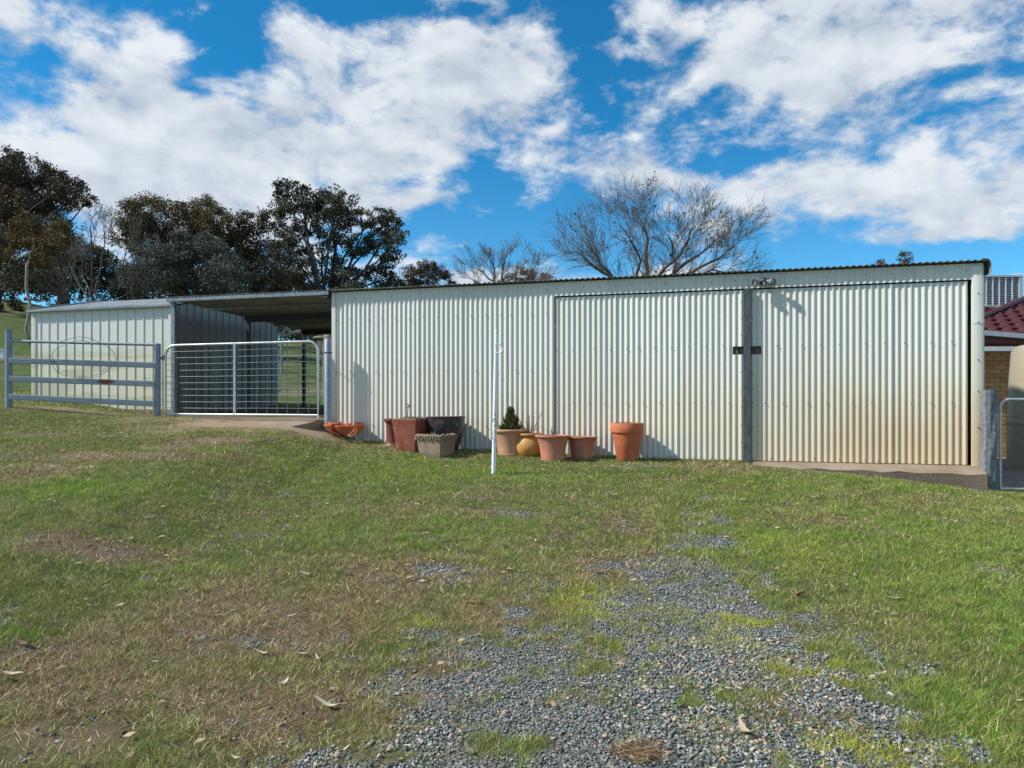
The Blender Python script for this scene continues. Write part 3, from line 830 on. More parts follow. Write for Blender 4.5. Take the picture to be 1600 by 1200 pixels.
M_TC2 = terracotta('pink_terracotta', (.46, .17, .105, 1), (.54, .22, .14, 1), (.58, .32, .23, 1))
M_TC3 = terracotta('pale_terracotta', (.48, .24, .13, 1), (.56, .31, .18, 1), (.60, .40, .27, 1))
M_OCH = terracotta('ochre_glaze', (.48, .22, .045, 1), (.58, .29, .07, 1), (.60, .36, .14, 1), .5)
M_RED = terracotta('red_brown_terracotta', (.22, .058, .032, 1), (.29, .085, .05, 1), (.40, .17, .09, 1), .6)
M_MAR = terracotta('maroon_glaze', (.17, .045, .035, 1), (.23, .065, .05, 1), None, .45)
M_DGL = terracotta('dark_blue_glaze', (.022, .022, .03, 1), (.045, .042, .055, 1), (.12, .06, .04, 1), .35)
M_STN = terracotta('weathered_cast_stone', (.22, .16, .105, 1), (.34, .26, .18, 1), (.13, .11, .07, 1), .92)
M_SOIL = simple('potting_soil', (.04, .028, .02, 1), (.09, .06, .04, 1), 30, .95, 0, .9, 60, .02)
M_RIMB = simple('rim_bare_clay', (.40, .18, .09, 1), (.30, .12, .07, 1), 12, .7)
def f_leafv(t, b):
    c = t.add('ShaderNodeAttribute', attribute_name='tint').outputs['Color']
    t.put(b.inputs['Base Color'], c); b.inputs['Roughness'].default_value = .8; b.inputs['Specular IOR Level'].default_value = .1
M_LEAF = mat('leaf_tint', f_leafv)
def f_grass(t, b):
    c = t.add('ShaderNodeAttribute', attribute_name='tint').outputs['Color']
    t.put(b.inputs['Base Color'], c); b.inputs['Roughness'].default_value = .65; b.inputs['Specular IOR Level'].default_value = .15
    tr = t.add('ShaderNodeBsdfTranslucent'); t.put(tr.inputs[0], c)
    mx = t.add('ShaderNodeMixShader'); mx.inputs[0].default_value = .2
    t.l.new(b.outputs[0], mx.inputs[1]); t.l.new(tr.outputs[0], mx.inputs[2])
    out = [n for n in t.n if n.type == 'OUTPUT_MATERIAL'][0]; t.l.new(mx.outputs[0], out.inputs[0])
M_GRASS = mat('grass_blade', f_grass)
M_STEM = simple('dry_stem', (.16, .12, .09, 1), (.26, .21, .17, 1), 20, .85)

def pot(label, px, pyb, wtop, pyt, prof_fn, mt_, name='plant_pot', group='garden pots standing along the shed wall', soil=.86, soil_d=.05, Yadd=0., lean=0):
    b = gp(px, pyb); Y = b.y + Yadd; sc = Y / F
    base = Vector(((px - 800) / F * Y, Y, float(H((px - 800) / F * Y, Y)) - .012))
    hgt = (EYE + (630 - pyt) * sc) - base.z; R = wtop / 2 * sc
    base.y = min(base.y + R * .75, (10.8 - .284 * base.x) - R * 1.06 - .03 + min(Yadd, 0)); base.x = (px - 800) / F * base.y; base.z = float(H(base.x, base.y)) - .015
    hgt = EYE + (630 - pyt) / F * (base.y - .3 * R) - base.z
    t = thing(name, label, 'plant pot', tuple(base), 0, group)
    if lean: t.rotation_euler = (0, lean, 0)
    prof = prof_fn(R, hgt)
    if prof_fn is not pf_classic: t.rotation_euler[0] = .012 * math.sin(px); t.rotation_euler[1] = .02 * math.sin(px * 3)
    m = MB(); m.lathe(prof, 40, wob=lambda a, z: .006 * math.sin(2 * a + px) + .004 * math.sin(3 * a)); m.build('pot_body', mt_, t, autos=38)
    m = MB(); n = 24; rs = R * soil
    vs = [(0, 0, hgt - soil_d + .01)]
    for q in (.5, 1.):
        for i in range(n): a = 2 * PI * i / n; vs.append((rs * q * math.cos(a), rs * q * math.sin(a), hgt - soil_d + random.uniform(-.008, .012)))
    fs = [(0, 1 + i, 1 + (i + 1) % n) for i in range(n)] + [(1 + i, 1 + n + i, 1 + n + (i + 1) % n, 1 + (i + 1) % n) for i in range(n)]
    m.add(vs, fs); m.build('soil', M_SOIL, t, smooth=True)
    return t, R, hgt
def pf_classic(R, h):  # thick band rim
    return [(0, 0), (R * .60, 0), (R * .63, .008), (R * .90, h * .74), (R * .905, h * .75), (R * .985, h * .755), (R * 1.0, h * .77), (R * 1.0, h * .98), (R * .97, h), (R * .87, h), (R * .86, h * .97), (R * .82, h * .8), (R * .7, h * .5)]
def pf_flare(R, h):
    pts = [(0, 0), (R * .66, 0), (R * .69, .01), (R * .69, h * .06), (R * .665, h * .075)]
    for i in range(1, 9):
        q = i / 8; pts.append((R * (.665 + .10 * q + .13 * q ** 3.5), h * (.075 + .80 * q)))
    pts += [(R * .97, h * .925), (R * 1.0, h * .945), (R * 1.0, h * .985), (R * .975, h), (R * .91, h * .99), (R * .84, h * .86), (R * .74, h * .6)]
    return pts
def pf_straight(R, h):
    return [(0, 0), (R * .78, 0), (R * .80, .01), (R * .80, h * .07), (R * .775, h * .09), (R * .84, h * .85), (R * .88, h * .88), (R * .97, h * .90), (R * 1.0, h * .93), (R * 1.0, h * .98), (R * .97, h), (R * .83, h), (R * .80, h * .9), (R * .75, h * .6)]
def pf_belly(R, h):
    pts = [(0, 0), (R * .62, 0)]
    for i in range(9):
        q = i / 8; pts.append((R * (.66 + .32 * math.sin(PI * (.12 + .78 * q))) , h * (.02 + .83 * q)))
    pts += [(R * .86, h * .88), (R * .90, h * .90), (R * .92, h * .94), (R * .90, h * .985), (R * .86, h), (R * .80, h * .99), (R * .78, h * .88), (R * .8, h * .6)]
    return pts
def pf_round(R, h):
    pts = [(0, 0), (R * .50, 0)]
    for i in range(12):
        q = i / 11; pts.append((R * (.52 + .455 * math.sin(PI / 2 * q ** .9)), h * (.01 + .95 * q)))
    pts += [(R * 1.0, h * .975), (R * 1.0, h), (R * .92, h * 1.0), (R * .90, h * .97), (R * .85, h * .7)]
    return pts
def pf_column(R, h):
    return [(0, 0), (R * .95, 0), (R * .97, h * .05), (R * .80, h * .09), (R * .72, h * .16), (R * .72, h * .82), (R * .80, h * .88), (R * 1., h * .91), (R * 1., h * .99), (R * .95, h), (R * .66, h), (R * .62, h * .9), (R * .6, h * .6)]

def blades(n, gen):
    """many small triangles: gen(i) -> base, tip, width, colour"""
    Vs = []; Fs = []; C = []
    for i in range(n):
        p, q, w, c = gen(i)
        d = (q - p); s_ = d.cross(Vector((random.uniform(-1, 1), random.uniform(-1, 1), random.uniform(-1, 1)))).normalized() * w
        mid_ = p + d * .45
        k = len(Vs); Vs += [tuple(p), tuple(mid_ + s_), tuple(q), tuple(mid_ - s_)]; Fs.append((k, k + 1, k + 2, k + 3)); C += [c] * 4
    return np.array(Vs), np.array(Fs), np.array(C)
def jit(c, a=.3):
    k = 1 + random.uniform(-a, a); return (c[0] * k, c[1] * k, c[2] * k)

t, R_, h_ = pot('maroon pedestal shaped pot half hidden behind the square red planter', 613, 698, 26, 654, pf_column, M_MAR, Yadd=.0)
t, R_, h_ = pot('large dark blue glazed round pot with worn clay rim', 697, 703, 62, 651, pf_round, M_DGL, soil=.88, soil_d=.09)
m = MB(); m.lathe([(R_ * .905, h_ - .004), (R_ * .93, h_ + .004), (R_ * .99, h_ + .003)], 40); m.build('rim', M_RIMB, t)
t, R_, h_ = pot('pale terracotta pot planted with a small bushy conifer', 798, 706, 52, 671, pf_straight, M_TC3)
hp = .33
V_, F_, C_ = blades(1500, lambda i: (lambda q, a, rr: (Vector((rr * math.cos(a) * .8, rr * math.sin(a) * .8, h_ - .04 + q * hp)), Vector((rr * math.cos(a) * 1.35, rr * math.sin(a) * 1.35, h_ - .0 + q * hp * 1.0 + .035)), .0045, jit((.075, .095, .03) if random.random() < .75 else (.15, .14, .05))))(*(lambda q: (q, random.uniform(0, 2 * PI), (.135 * (1 - q) ** .8 + .004) * math.sqrt(random.random()) * (1 + .15 * math.sin(q * 17))))(random.random() ** 1.4 * .92)))
np_mesh('conifer', V_, F_, M_LEAF, t, C_)
t, R_, h_ = pot('ochre yellow glazed round bellied pot with a bare branching plant', 827, 711, 50, 677, pf_belly, M_OCH, Yadd=.0)
m = MB(); rr = random.Random(3)
for i in range(13):
    a = rr.uniform(0, 2 * PI); L_ = rr.uniform(.12, .24); pts = [(0, 0, h_ - .05)]
    for q in (.3, .6, .85, 1.): pts.append((math.cos(a) * L_ * q * .85, math.sin(a) * L_ * q * .6, h_ - .05 + L_ * 1.25 * q - .07 * q * q * (1 if i % 3 else -1)))
    m.tube(pts, [.010, .009, .008, .006, .004], 5)
m.build('plant_stems', M_STEM, t)
t, R_, h_ = pot('pink terracotta flared pot behind and to the right of its twin', 909, 718, 50, 682, pf_flare, M_TC2, soil=.82, Yadd=.12)
t, R_, h_ = pot('pink terracotta flared pot in front holding a few dead twigs', 864, 722, 57, 680, pf_flare, M_TC2, soil=.82, soil_d=.03)
m = MB()
for i in range(9):
    a = rr.uniform(0, 2 * PI); L_ = rr.uniform(.07, .16); bx, by_ = rr.uniform(-.05, .04), rr.uniform(-.04, .04)
    m.tube([(bx, by_, h_ - .04), (bx + math.cos(a) * .015, by_, h_ - .04 + L_ * .6), (bx + math.cos(a) * .04, by_ + .01, h_ - .04 + L_)], [.007, .005, .003], 5)
m.build('plant_stems', M_STEM, t)
t, R_, h_ = pot('tall orange terracotta pot standing alone before the left sheet door', 980, 722, 52, 661, pf_classic, M_TC1, soil=.82, soil_d=.03)
V_, F_, C_ = blades(60, lambda i: (lambda a, r: (Vector((r * math.cos(a), r * math.sin(a), h_ - .03)), Vector((r * math.cos(a) + random.uniform(-.02, .02), r * math.sin(a), h_ + random.uniform(0, .03))), .003, jit((.10, .12, .03))))(random.uniform(0, 2 * PI), random.uniform(.02, .15)))
np_mesh('weeds', V_, F_, M_LEAF, t, C_)

# square planters
def square_pot(label, px, pyb, pyt, wt, wb, mt_, rim, rz, name='square_planter', sd_=.05, dz=0, deco=False):
    b = gp(px, pyb); Y = b.y; sc = Y / F
    Wt, Wb = wt * sc / 2, wb * sc / 2
    base = Vector((b.x, min(Y + Wb, 10.8 - .284 * b.x - Wt * 1.45), 0)); base.x = (px - 800) / F * base.y; base.z = float(H(base.x, base.y)) - .02
    hgt = EYE + (630 - pyt) / F * (base.y - .2) - base.z
    t = thing(name, label, 'planter', tuple(base), rz, 'garden pots standing along the shed wall')
    m = MB(); vs = []; lv = [(Wb, 0), (Wb + .004, .01)]
    for q in (.25, .5, .75, .88): lv.append((Wb + (Wt - rim - Wb) * q ** .8, hgt * q))
    lv += [(Wt - .003, hgt * .90), (Wt, hgt * .92), (Wt, hgt * .985), (Wt - .006, hgt), (Wt - .035, hgt), (Wt - .045, hgt - .02), (Wt * .75, hgt * .5)]
    K = 6
    ring = []
    for (w, z) in lv:
        c = .18
        for s_ in range(4):
            for i in range(K):
                f_ = -1 + 2 * i / K
                x, y = f_, -1
                # soften corners
                g_ = 1 - .03 * abs(f_) ** 6
                p = Vector((x * g_, y * g_, 0)) * w
                p.rotate(Matrix.Rotation(s_ * PI / 2, 3, 'Z'))
                wob = .004 * math.sin(7 * f_ + z * 30) if deco else 0
                vs.append((p.x * (1 + wob), p.y * (1 + wob), z + (.008 * math.sin(f_ * 9 + s_) if deco and z > hgt * .95 else 0)))
    n = 4 * K; fs = []
    for j in range(len(lv) - 1):
        for i in range(n): fs.append((j * n + i, j * n + (i + 1) % n, (j + 1) * n + (i + 1) % n, (j + 1) * n + i))
    m.add(vs, fs); m.build('pot_body', mt_, t, autos=38)
    m = MB(); q = Wt - .04; m.add([(-q, -q, hgt - sd_), (q, -q, hgt - sd_), (q, q, hgt - sd_), (-q, q, hgt - sd_), (0, 0, hgt - sd_ + .02)], [(0, 1, 4), (1, 2, 4), (2, 3, 4), (3, 0, 4)]); m.build('soil', M_SOIL, t)
    return t, Wt, hgt
t, W_, h_ = square_pot('tall square red brown planter with weeds and one thin sapling', 643, 707, 654, 46, 33, M_RED, .0, -.45, sd_=.03)
V_, F_, C_ = blades(380, lambda i: (lambda x, y: (Vector((x, y, h_ - .03)), Vector((x + random.uniform(-.03, .03), y + random.uniform(-.03, .03), h_ + random.uniform(-.02, .035))), .007, jit((.12, .17, .05))))(random.uniform(-.12, .12), random.uniform(-.12, .12)))
np_mesh('weeds', V_, F_, M_LEAF, t, C_)
m = MB(); m.tube([(-.07, 0, h_ - .03), (-.065, .0, h_ + .08), (-.055, 0, h_ + .17), (-.04, 0, h_ + .2)], [.007, .006, .005, .004], 5); m.build('sapling_stem', M_STEM, t)
V_, F_, C_ = blades(9, lambda i: (Vector((-.055, 0, h_ + .16 + .006 * i)), Vector((-.055 + random.uniform(-.06, .05), random.uniform(-.03, .03), h_ + .15 + random.uniform(-.01, .07))), .014, jit((.10, .06, .03) if i % 3 else (.25, .28, .15))))
np_mesh('sapling_leaves', V_, F_, M_LEAF, t, C_)
t, W_, h_ = square_pot('small weathered stone planter with carved rim in front of the others', 682, 714, 679, 50, 38, M_STN, .012, -.5, name='stone_planter', sd_=.03, deco=True)
m = MB()
for s_ in range(4):
    for i in range(9):
        f_ = -1 + 2 * (i + .5) / 9; M = Matrix.Rotation(s_ * PI / 2, 4, 'Z') @ Matrix.Translation((f_ * W_ * .95, -W_ * .985, h_ * (.83 + .03 * math.sin(i * 2.3))))
        m.lathe([(0, -.03), (.010, -.018), (.014, 0), (.009, .016), (0, .022)], 7, M)
m.build('carved_rim', M_STN, t, smooth=True)
m = MB()
for i in range(10):
    a = rr.uniform(0, 2 * PI); m.tube([(rr.uniform(-.08, .08), rr.uniform(-.06, .06), h_ - .03), (rr.uniform(-.1, .1), rr.uniform(-.08, .08), h_ + rr.uniform(0, .04))], [.004, .002], 4)
m.build('dead_stalks', M_STEM, t)

# pile of broken pots
bp = gp(541, 685); bp.y = min(bp.y, 11.6 - .284 * (bp.x + 2.8) - .58)
SHL = ['largest outer shard leaning left in the pile of broken terracotta pots', 'outer shard leaning right in the pile of broken terracotta pots', 'front pointed shard at the middle of the broken terracotta pile',
       'inner shard tipped left inside the broken terracotta pile', 'inner shard tipped right inside the broken terracotta pile', 'upright back shard touching the wall in the broken terracotta pile']
for i, (dx, dy, dz, tx_, ty_, ca_, R_, wdt) in enumerate([(-.05, .0, .0, .10, -.50, PI, .27, 1.0), (.05, .0, .0, .10, .45, 0, .26, 1.0), (.0, -.05, .02, .35, 0, -PI / 2, .22, .75),
                                       (-.03, .02, .035, 0, -.30, PI * 1.12, .24, .9), (.03, .02, .03, 0, .30, -PI * .12, .24, .9), (.0, .06, .02, -.35, 0, PI / 2, .25, .9)]):
    R_ *= .92; dx *= .8
    pr = []
    for q in np.linspace(.12, 1.0, 8): pr.append((R_ * math.sin(q * 1.25), R_ * .95 * (1 - math.cos(q * 1.35))))
    pr += [(pr[-1][0] + .012, pr[-1][1] + .004), (pr[-1][0] + .012, pr[-1][1] + .03), (pr[-1][0] - .012, pr[-1][1] + .03)]
    pr += [(r - .016, z + .012) for (r, z) in pr[6::-1]]
    m = MB(); k = len(pr); n = 14; vs = []
    for a_i in range(n + 1):
        f_ = 2 * a_i / n - 1
        for qi, (r, z) in enumerate(pr):
            hq = min(1, z / (R_ * .75)); sp = wdt * (.55 + .55 * hq) * (1 - .12 * math.sin(5 * f_ + i))
            a_ = ca_ + f_ * sp; vs.append((r * math.cos(a_), r * math.sin(a_), z))
    fs = [(a_i * k + q, (a_i + 1) * k + q, (a_i + 1) * k + (q + 1) % k, a_i * k + (q + 1) % k) for a_i in range(n) for q in range(k)]
    fs += [tuple(range(k)), tuple(range(n * k + k - 1, n * k - 1, -1))]
    m.add(vs, fs)
    o = m.build('pot_shard', M_TC1, None, autos=40)
    o.location = (bp.x + dx, bp.y + .28 + dy, bp.z + dz + .03); o.rotation_euler = (tx_ * .5, ty_ * .25, .15 * i)
    tag(o, SHL[i], 'pot shard', 'broken terracotta pots piled at the shed corner')

# ------------------------------------------------------------------ right side: post, gate, tank, house
wp = at(1546, 768, 8.95)
m = MB(); vs = []; hz = [(.25, 0), (.6, .004), (.9, -.005), (1.2, .006), (1.5, -.003), (EYE + 21 * 8.95 / F, 0)]
for (z, j) in hz:
    for (x, y) in ((-.07, -.05), (-.02, -.062 + j), (.03, -.055 - j), (.068, -.045), (.07, .05), (-.068 + j, .055)): vs.append((x + j, y, z))
m.add(vs, [(j * 6 + i, j * 6 + (i + 1) % 6, j * 6 + 6 + (i + 1) % 6, j * 6 + 6 + i) for j in range(5) for i in range(6)] + [tuple(range(30, 36))])
o = m.build('timber_post', M_GREYTIM); o.location = (wp.x, wp.y, 0); o.rotation_euler = (0, 0, -.1); tag(o, 'split grey weathered timber gate post at the right end of the long shed', 'post')
g2 = thing('side_gate', 'small galvanised mesh gate cut off by the right edge of the photo', 'gate', (at(1563, 700, 8.95).x, 8.95, 0), -.02)
z0, z1 = zat(764, 8.95), zat(624, 8.95); gL2 = .95
pts = [(x, 0, z0 + z) for (x, y, z) in round_frame(gL2, z1 - z0, .11)]
m = MB(); m.tube(pts, .0165, 10); m.build('frame', M_TUBE, g2, autos=50)
nh = 12
for k_ in range(1, nh): m = MB(); z = z0 + (z1 - z0) * (k_ / nh) ** 1.15; m.tube([(0, -.003, z), (gL2, -.003, z)], .003, 5); m.build('mesh_wire', M_WIRE, g2)
for k_ in range(1, 6): m = MB(); x = gL2 * k_ / 6 + .02; m.tube([(x, .003, z0), (x, .003, z1)], .003, 5); m.build('mesh_wire', M_WIRE, g2)
m = MB(); zc = zat(642, 8.95); m.box(-.07, 0, -.015, .015, zc - .012, zc + .012); m.tube([(-.045, -.01, zc - .03), (-.045, -.01, zc + .03)], .016, 8); m.build('hinge', M_GALV, g2)
# path behind the gate
m = MB(); m.box(5.95, 12, 9.15, 14.8, .2, .535); o = m.build('side_path', simple('damp_concrete_path', (.14, .125, .11, 1), (.24, .20, .17, 1), 2, .9, 0, .4, 40, .01)); tag(o, kind='structure')
# tank
M_TANK = simple('beige_polythene', (.36, .31, .23, 1), (.41, .36, .27, 1), 2.5, .45, 0, .1, 20)
tk = thing('water_tank', 'beige plastic water tank between the brick house and side gate', 'water tank', (8.93, 11.9, .5), 0)
zt = EYE + 94 * 11.6 / F - .5
zrim = EYE + (630 - 661) * 11.6 / F - .5
m = MB(); m.lathe([(0, 0), (.84, 0), (.845, .05), (.835, zrim - .04), (.86, zrim - .02), (.86, zrim + .015), (.83, zrim + .03), (.805, zt * .75), (.78, zt - .12), (.75, zt - .04), (.68, zt), (.3, zt + .06), (0, zt + .08)], 56); m.build('tank_body', M_TANK, tk, autos=35)
m = MB(); m.lathe([(.0, zt + .2), (.22, zt + .2), (.24, zt + .16), (.24, zt + .05)], 24); m.build('lid', M_BLACKSTEEL, tk)

# house
hs = thing('brick_house', 'orange brick house with dark red tiled roof beyond the right end of the shed', 'house', (8.6, 14.7, 0), 0)
def f_brick(t, b):
    co = t.add('ShaderNodeNewGeometry').outputs['Position']; r = t.add('ShaderNodeObjectInfo').outputs['Random']
    n = t.noise(co, 25, 5, .6)
    c = t.mix(t.mr(r, 0, 1, 0, 1, False), (.52, .25, .075, 1), (.66, .37, .13, 1))
    c = t.mix(t.mr(n, .4, .8, 0, .4), c, (.33, .16, .07, 1))
    t.put(b.inputs['Base Color'], c); b.inputs['Roughness'].default_value = .85; bump(t, b, n, .4, .005)
M_BRICK = mat('orange_brick', f_brick)
M_MORT = simple('mortar', (.30, .25, .19, 1), (.38, .32, .25, 1), 20, .95)
m = MB(); m.box(0, 6.5, .012, 4.5, .3, 2.95); m.build('wall', M_MORT, hs)
mbk = MB(); mbk.bbox(0, .222, 0, .1, 0, .076, .004); proto = None
for r_ in range(31):
    for c_ in range(9):
        x = .15 + c_ * .232 - (.116 if r_ % 2 else 0); z = .30 + r_ * .086
        if proto is None: proto = mbk.build('brick', M_BRICK, hs); proto.location = (x, 0, z)
        else: clone_part(proto, hs, (x, random.uniform(-.002, .002), z))
# eave, fascia, gutter
M_DRED = simple('dark_red_trim', (.10, .02, .018, 1), (.14, .03, .026, 1), 6, .5)
M_WHT = simple('white_trim', (.68, .70, .70, 1), (.76, .78, .78, 1), 6, .45)
M_GUT = simple('grey_gutter', (.42, .46, .48, 1), (.50, .54, .56, 1), 6, .4)
m = MB(); m.box(-.3, 6.8, -.55, -.50, 2.74, 2.90); m.build('fascia', M_DRED, hs)
m = MB(); m.box(-.3, 6.8, -.50, .1, 2.74, 2.76); m.build('eave_lining', M_DRED, hs)
Y0 = 14.7 - .6
g0, g1 = zat(517, 14.1), zat(524, 14.1)
m = MB(); m.add([(x, y, z) for x, zc in ((-.2, zat(517, 14.1)), (6.8, zat(517, 14.1) - .55)) for (y, z) in ((-.67, zc + .045), (-.67, zc - .045), (-.56, zc - .045), (-.56, zc + .045))],
                [(0, 4, 5, 1), (1, 5, 6, 2), (2, 6, 7, 3), (3, 7, 4, 0), (0, 1, 2, 3), (7, 6, 5, 4)]); m.build('gutter', M_GUT, hs)
zb_ = zat(545, 13.4)
m = MB(); m.box(-.3, 1.15, -1.32, -1.27, zb_ - .04, zb_ + .04); m.build('pergola_rail', M_WHT, hs)
m = MB(); m.box(.28, .36, -.03, .01, .4, 2.74); m.build('dark_strip', M_DARKBROWN, hs)  # dark upright strip on the brick wall near its left end
# tiles: rows of wavy tiles rising to the back, cut by a hip on the left
M_TILE = simple('dark_red_tile', (.06, .011, .012, 1), (.10, .018, .018, 1), 10, .5, 0, .3, 60)
def tile_mesh():
    m = MB(); vs = []; n = 10; w, l = .30, .34
    for i in range(n + 1):
        x = w * i / n; dz = .022 * math.sin(2 * PI * i / n) ; vs += [(x, 0, dz - .02), (x, 0, dz), (x, l + .03, dz - .006)]
    m.add(vs, [(3 * i + q, 3 * i + 3 + q, 3 * i + 4 + q, 3 * i + 1 + q) for i in range(n) for q in (0, 1)])
    return m
pit = math.radians(21); proto = None
for r_ in range(9):
    for c_ in range(12):
        x = -.25 + c_ * .30 + (.15 if r_ % 2 else 0)
        if x < -.42 + r_ * .40: continue
        y = -.58 + r_ * .34 * math.cos(pit); z = 2.93 + r_ * .34 * math.sin(pit)
        if proto is None: proto = tile_mesh().build('roof_tile', M_TILE, hs, smooth=True); o = proto; o.location = (x, y, z)
        else: o = clone_part(proto, hs, (x, y, z))
        o.rotation_euler = (pit, 0, 0)
m = MB(); m.tube([(-.3, -.55, 2.96), (2.94, 2.0, 2.98 + 2.55 * math.tan(pit))], .06, 8); m.build('hip_capping', M_TILE, hs, autos=60)
m = MB(); m.add([(-.3, -.55, 2.90), (6.8, -.55, 2.90), (6.8, 2.2, 3.92), (3.1, 2.2, 3.92), (3.1, 4.8, 2.9)], [(0, 1, 2, 3), (0, 3, 4)]); m.build('roof_deck', M_DRED, hs)
m = MB(); m.box(.3, 2.4, 2.2, 3.4, 2.9, 3.80); m.build('roof_box', M_DRED, hs)
# evaporative cooler on the roof
M_COOL = simple('pale_grey_plastic', (.55, .58, .60, 1), (.62, .65, .67, 1), 5, .5)
yC = 17.0; xr = at(1597, 0, yC).x; zc0, zc1 = zat(477, yC), zat(430, yC); Wc = 1.15
cl = thing('roof_cooler', 'grey louvred evaporative cooler box on the house roof', 'air cooler', (xr - Wc, yC, zc0), 0)
m = MB(); hC = zc1 - zc0; m.box(.0, Wc, .05, 1.1, -.02, hC - .01); m.build('housing', M_BLACKSTEEL, cl)
m = MB(); m.box(-.01, Wc + .01, -.02, 1.12, hC - .04, hC); m.box(-.01, Wc + .01, -.02, 1.12, -.05, .0)
m.box(-.01, .035, -.015, .05, .0, hC - .04); m.box(Wc - .075, Wc + .01, -.015, .05, .0, hC - .04); m.box(Wc - .01, Wc + .012, .05, 1.1, 0, hC - .04); m.build('frame', M_COOL, cl)
for i in range(1, 7): m = MB(); x = .035 + (Wc - .11) * i / 7; m.box(x - .011, x + .011, -.012, .03, .0, hC - .04); m.build('mullion', M_COOL, cl)
for i in range(16):
    m = MB(); z = .02 + (hC - .08) * i / 15.5; m.add([(.035, .0, z), (Wc - .075, .0, z), (Wc - .075, .028, z + .02), (.035, .028, z + .02), (.035, .0, z - .004), (Wc - .075, .0, z - .004)], [(0, 1, 2, 3), (0, 4, 5, 1)]); m.build('louvre', M_COOL, cl)
m = MB(); m.box(.1, Wc - .1, .1, 1.0, -.5, -.051); m.build('stand', M_DRED, cl)

# ------------------------------------------------------------------ things far left
wb = at(2, 547, 24)
m = MB(); m.bbox(-.35, .08, 0, .5, 0, .30, .02); m.box(-.37, .10, -.02, .52, .3005, .33)
o = m.build('white_trough', M_WHT); o.location = (wb.x, wb.y, float(H(wb.x, wb.y)) - .02 + 0.0); tag(o, 'small white box at the far left edge beyond the rail fence', 'trough')

pg = at(434, 620, 18)
pf = thing('paddock_gate', 'thin pale paddock gate frame seen through the open carport', 'gate', (pg.x, 18, 0), -.1)
m = MB(); m.tube([(0, 0, 1.4), (0, 0, zat(553, 18))], .03, 8); m.build('post', M_WHT, pf)
m = MB(); m.tube([(0, 0, zat(557, 18)), (1.15, 0, zat(557, 18))], .011, 6); m.build('rail', M_GALV, pf)
m = MB(); m.tube([(0, 0, zat(612, 18)), (1.15, 0, zat(612, 18))], .009, 6); m.build('rail', M_GALV, pf)
m = MB(); m.tube([(1.15, 0, 1.4), (1.15, 0, zat(553, 18))], .025, 8); m.build('post', M_TUBE, pf)
for k_ in range(1, 6): m = MB(); z = zat(557 + 9.5 * k_, 18); m.tube([(0, 0, z), (1.15, 0, z)], .006, 4); m.build('wire', M_WIRE, pf)
df = thing('wire_fence', 'old wire fence on bush posts far behind the carport', 'fence', tuple(at(440, 590, 27) - Vector((0, 0, .1))), -.1)
for k_ in range(6):
    m = MB(); x = k_ * .75 + .1 * math.sin(k_ * 7); z = float(H(df.location.x + x, 27)) - df.location.z; m.tube([(x, 0, z - .2), (x + .03 * math.sin(k_), 0, z + 1.15)], .045, 7); m.build('post', M_GREYTIM, df)
for k_ in range(4): m = MB(); m.tube([(-.5, 0, .35 + .25 * k_), (4.2, 0, .35 + .25 * k_)], .006, 4); m.build('wire', M_WIRE, df)

# ------------------------------------------------------------------ trees
def bark(name, c1, c2): return simple(name, c1, c2, 6, .85, 0, .5, 25, .03)
M_BARKD = bark('dark_bark', (.045, .036, .03, 1), (.10, .08, .065, 1))
M_BARKP = bark('pale_gum_bark', (.28, .23, .18, 1), (.42, .36, .30, 1))
M_BARKG = bark('grey_twig_bark', (.10, .085, .075, 1), (.18, .155, .135, 1))

def curve_pts(a, b, n, sag, rnd, rs):
    a = Vector(a); b = Vector(b); L = (b - a).length; out = [a]
    off = Vector((rs.uniform(-1, 1), rs.uniform(-1, 1), rs.uniform(-.3, .6))) * L * rnd
    for i in range(1, n):
        q = i / n; p = a.lerp(b, q) + off * math.sin(PI * q) + Vector((0, 0, sag * L * math.sin(PI * q)))
        p += Vector((rs.uniform(-1, 1), rs.uniform(-1, 1), rs.uniform(-1, 1))) * L * .025
        out.append(p)
    out.append(b); return out

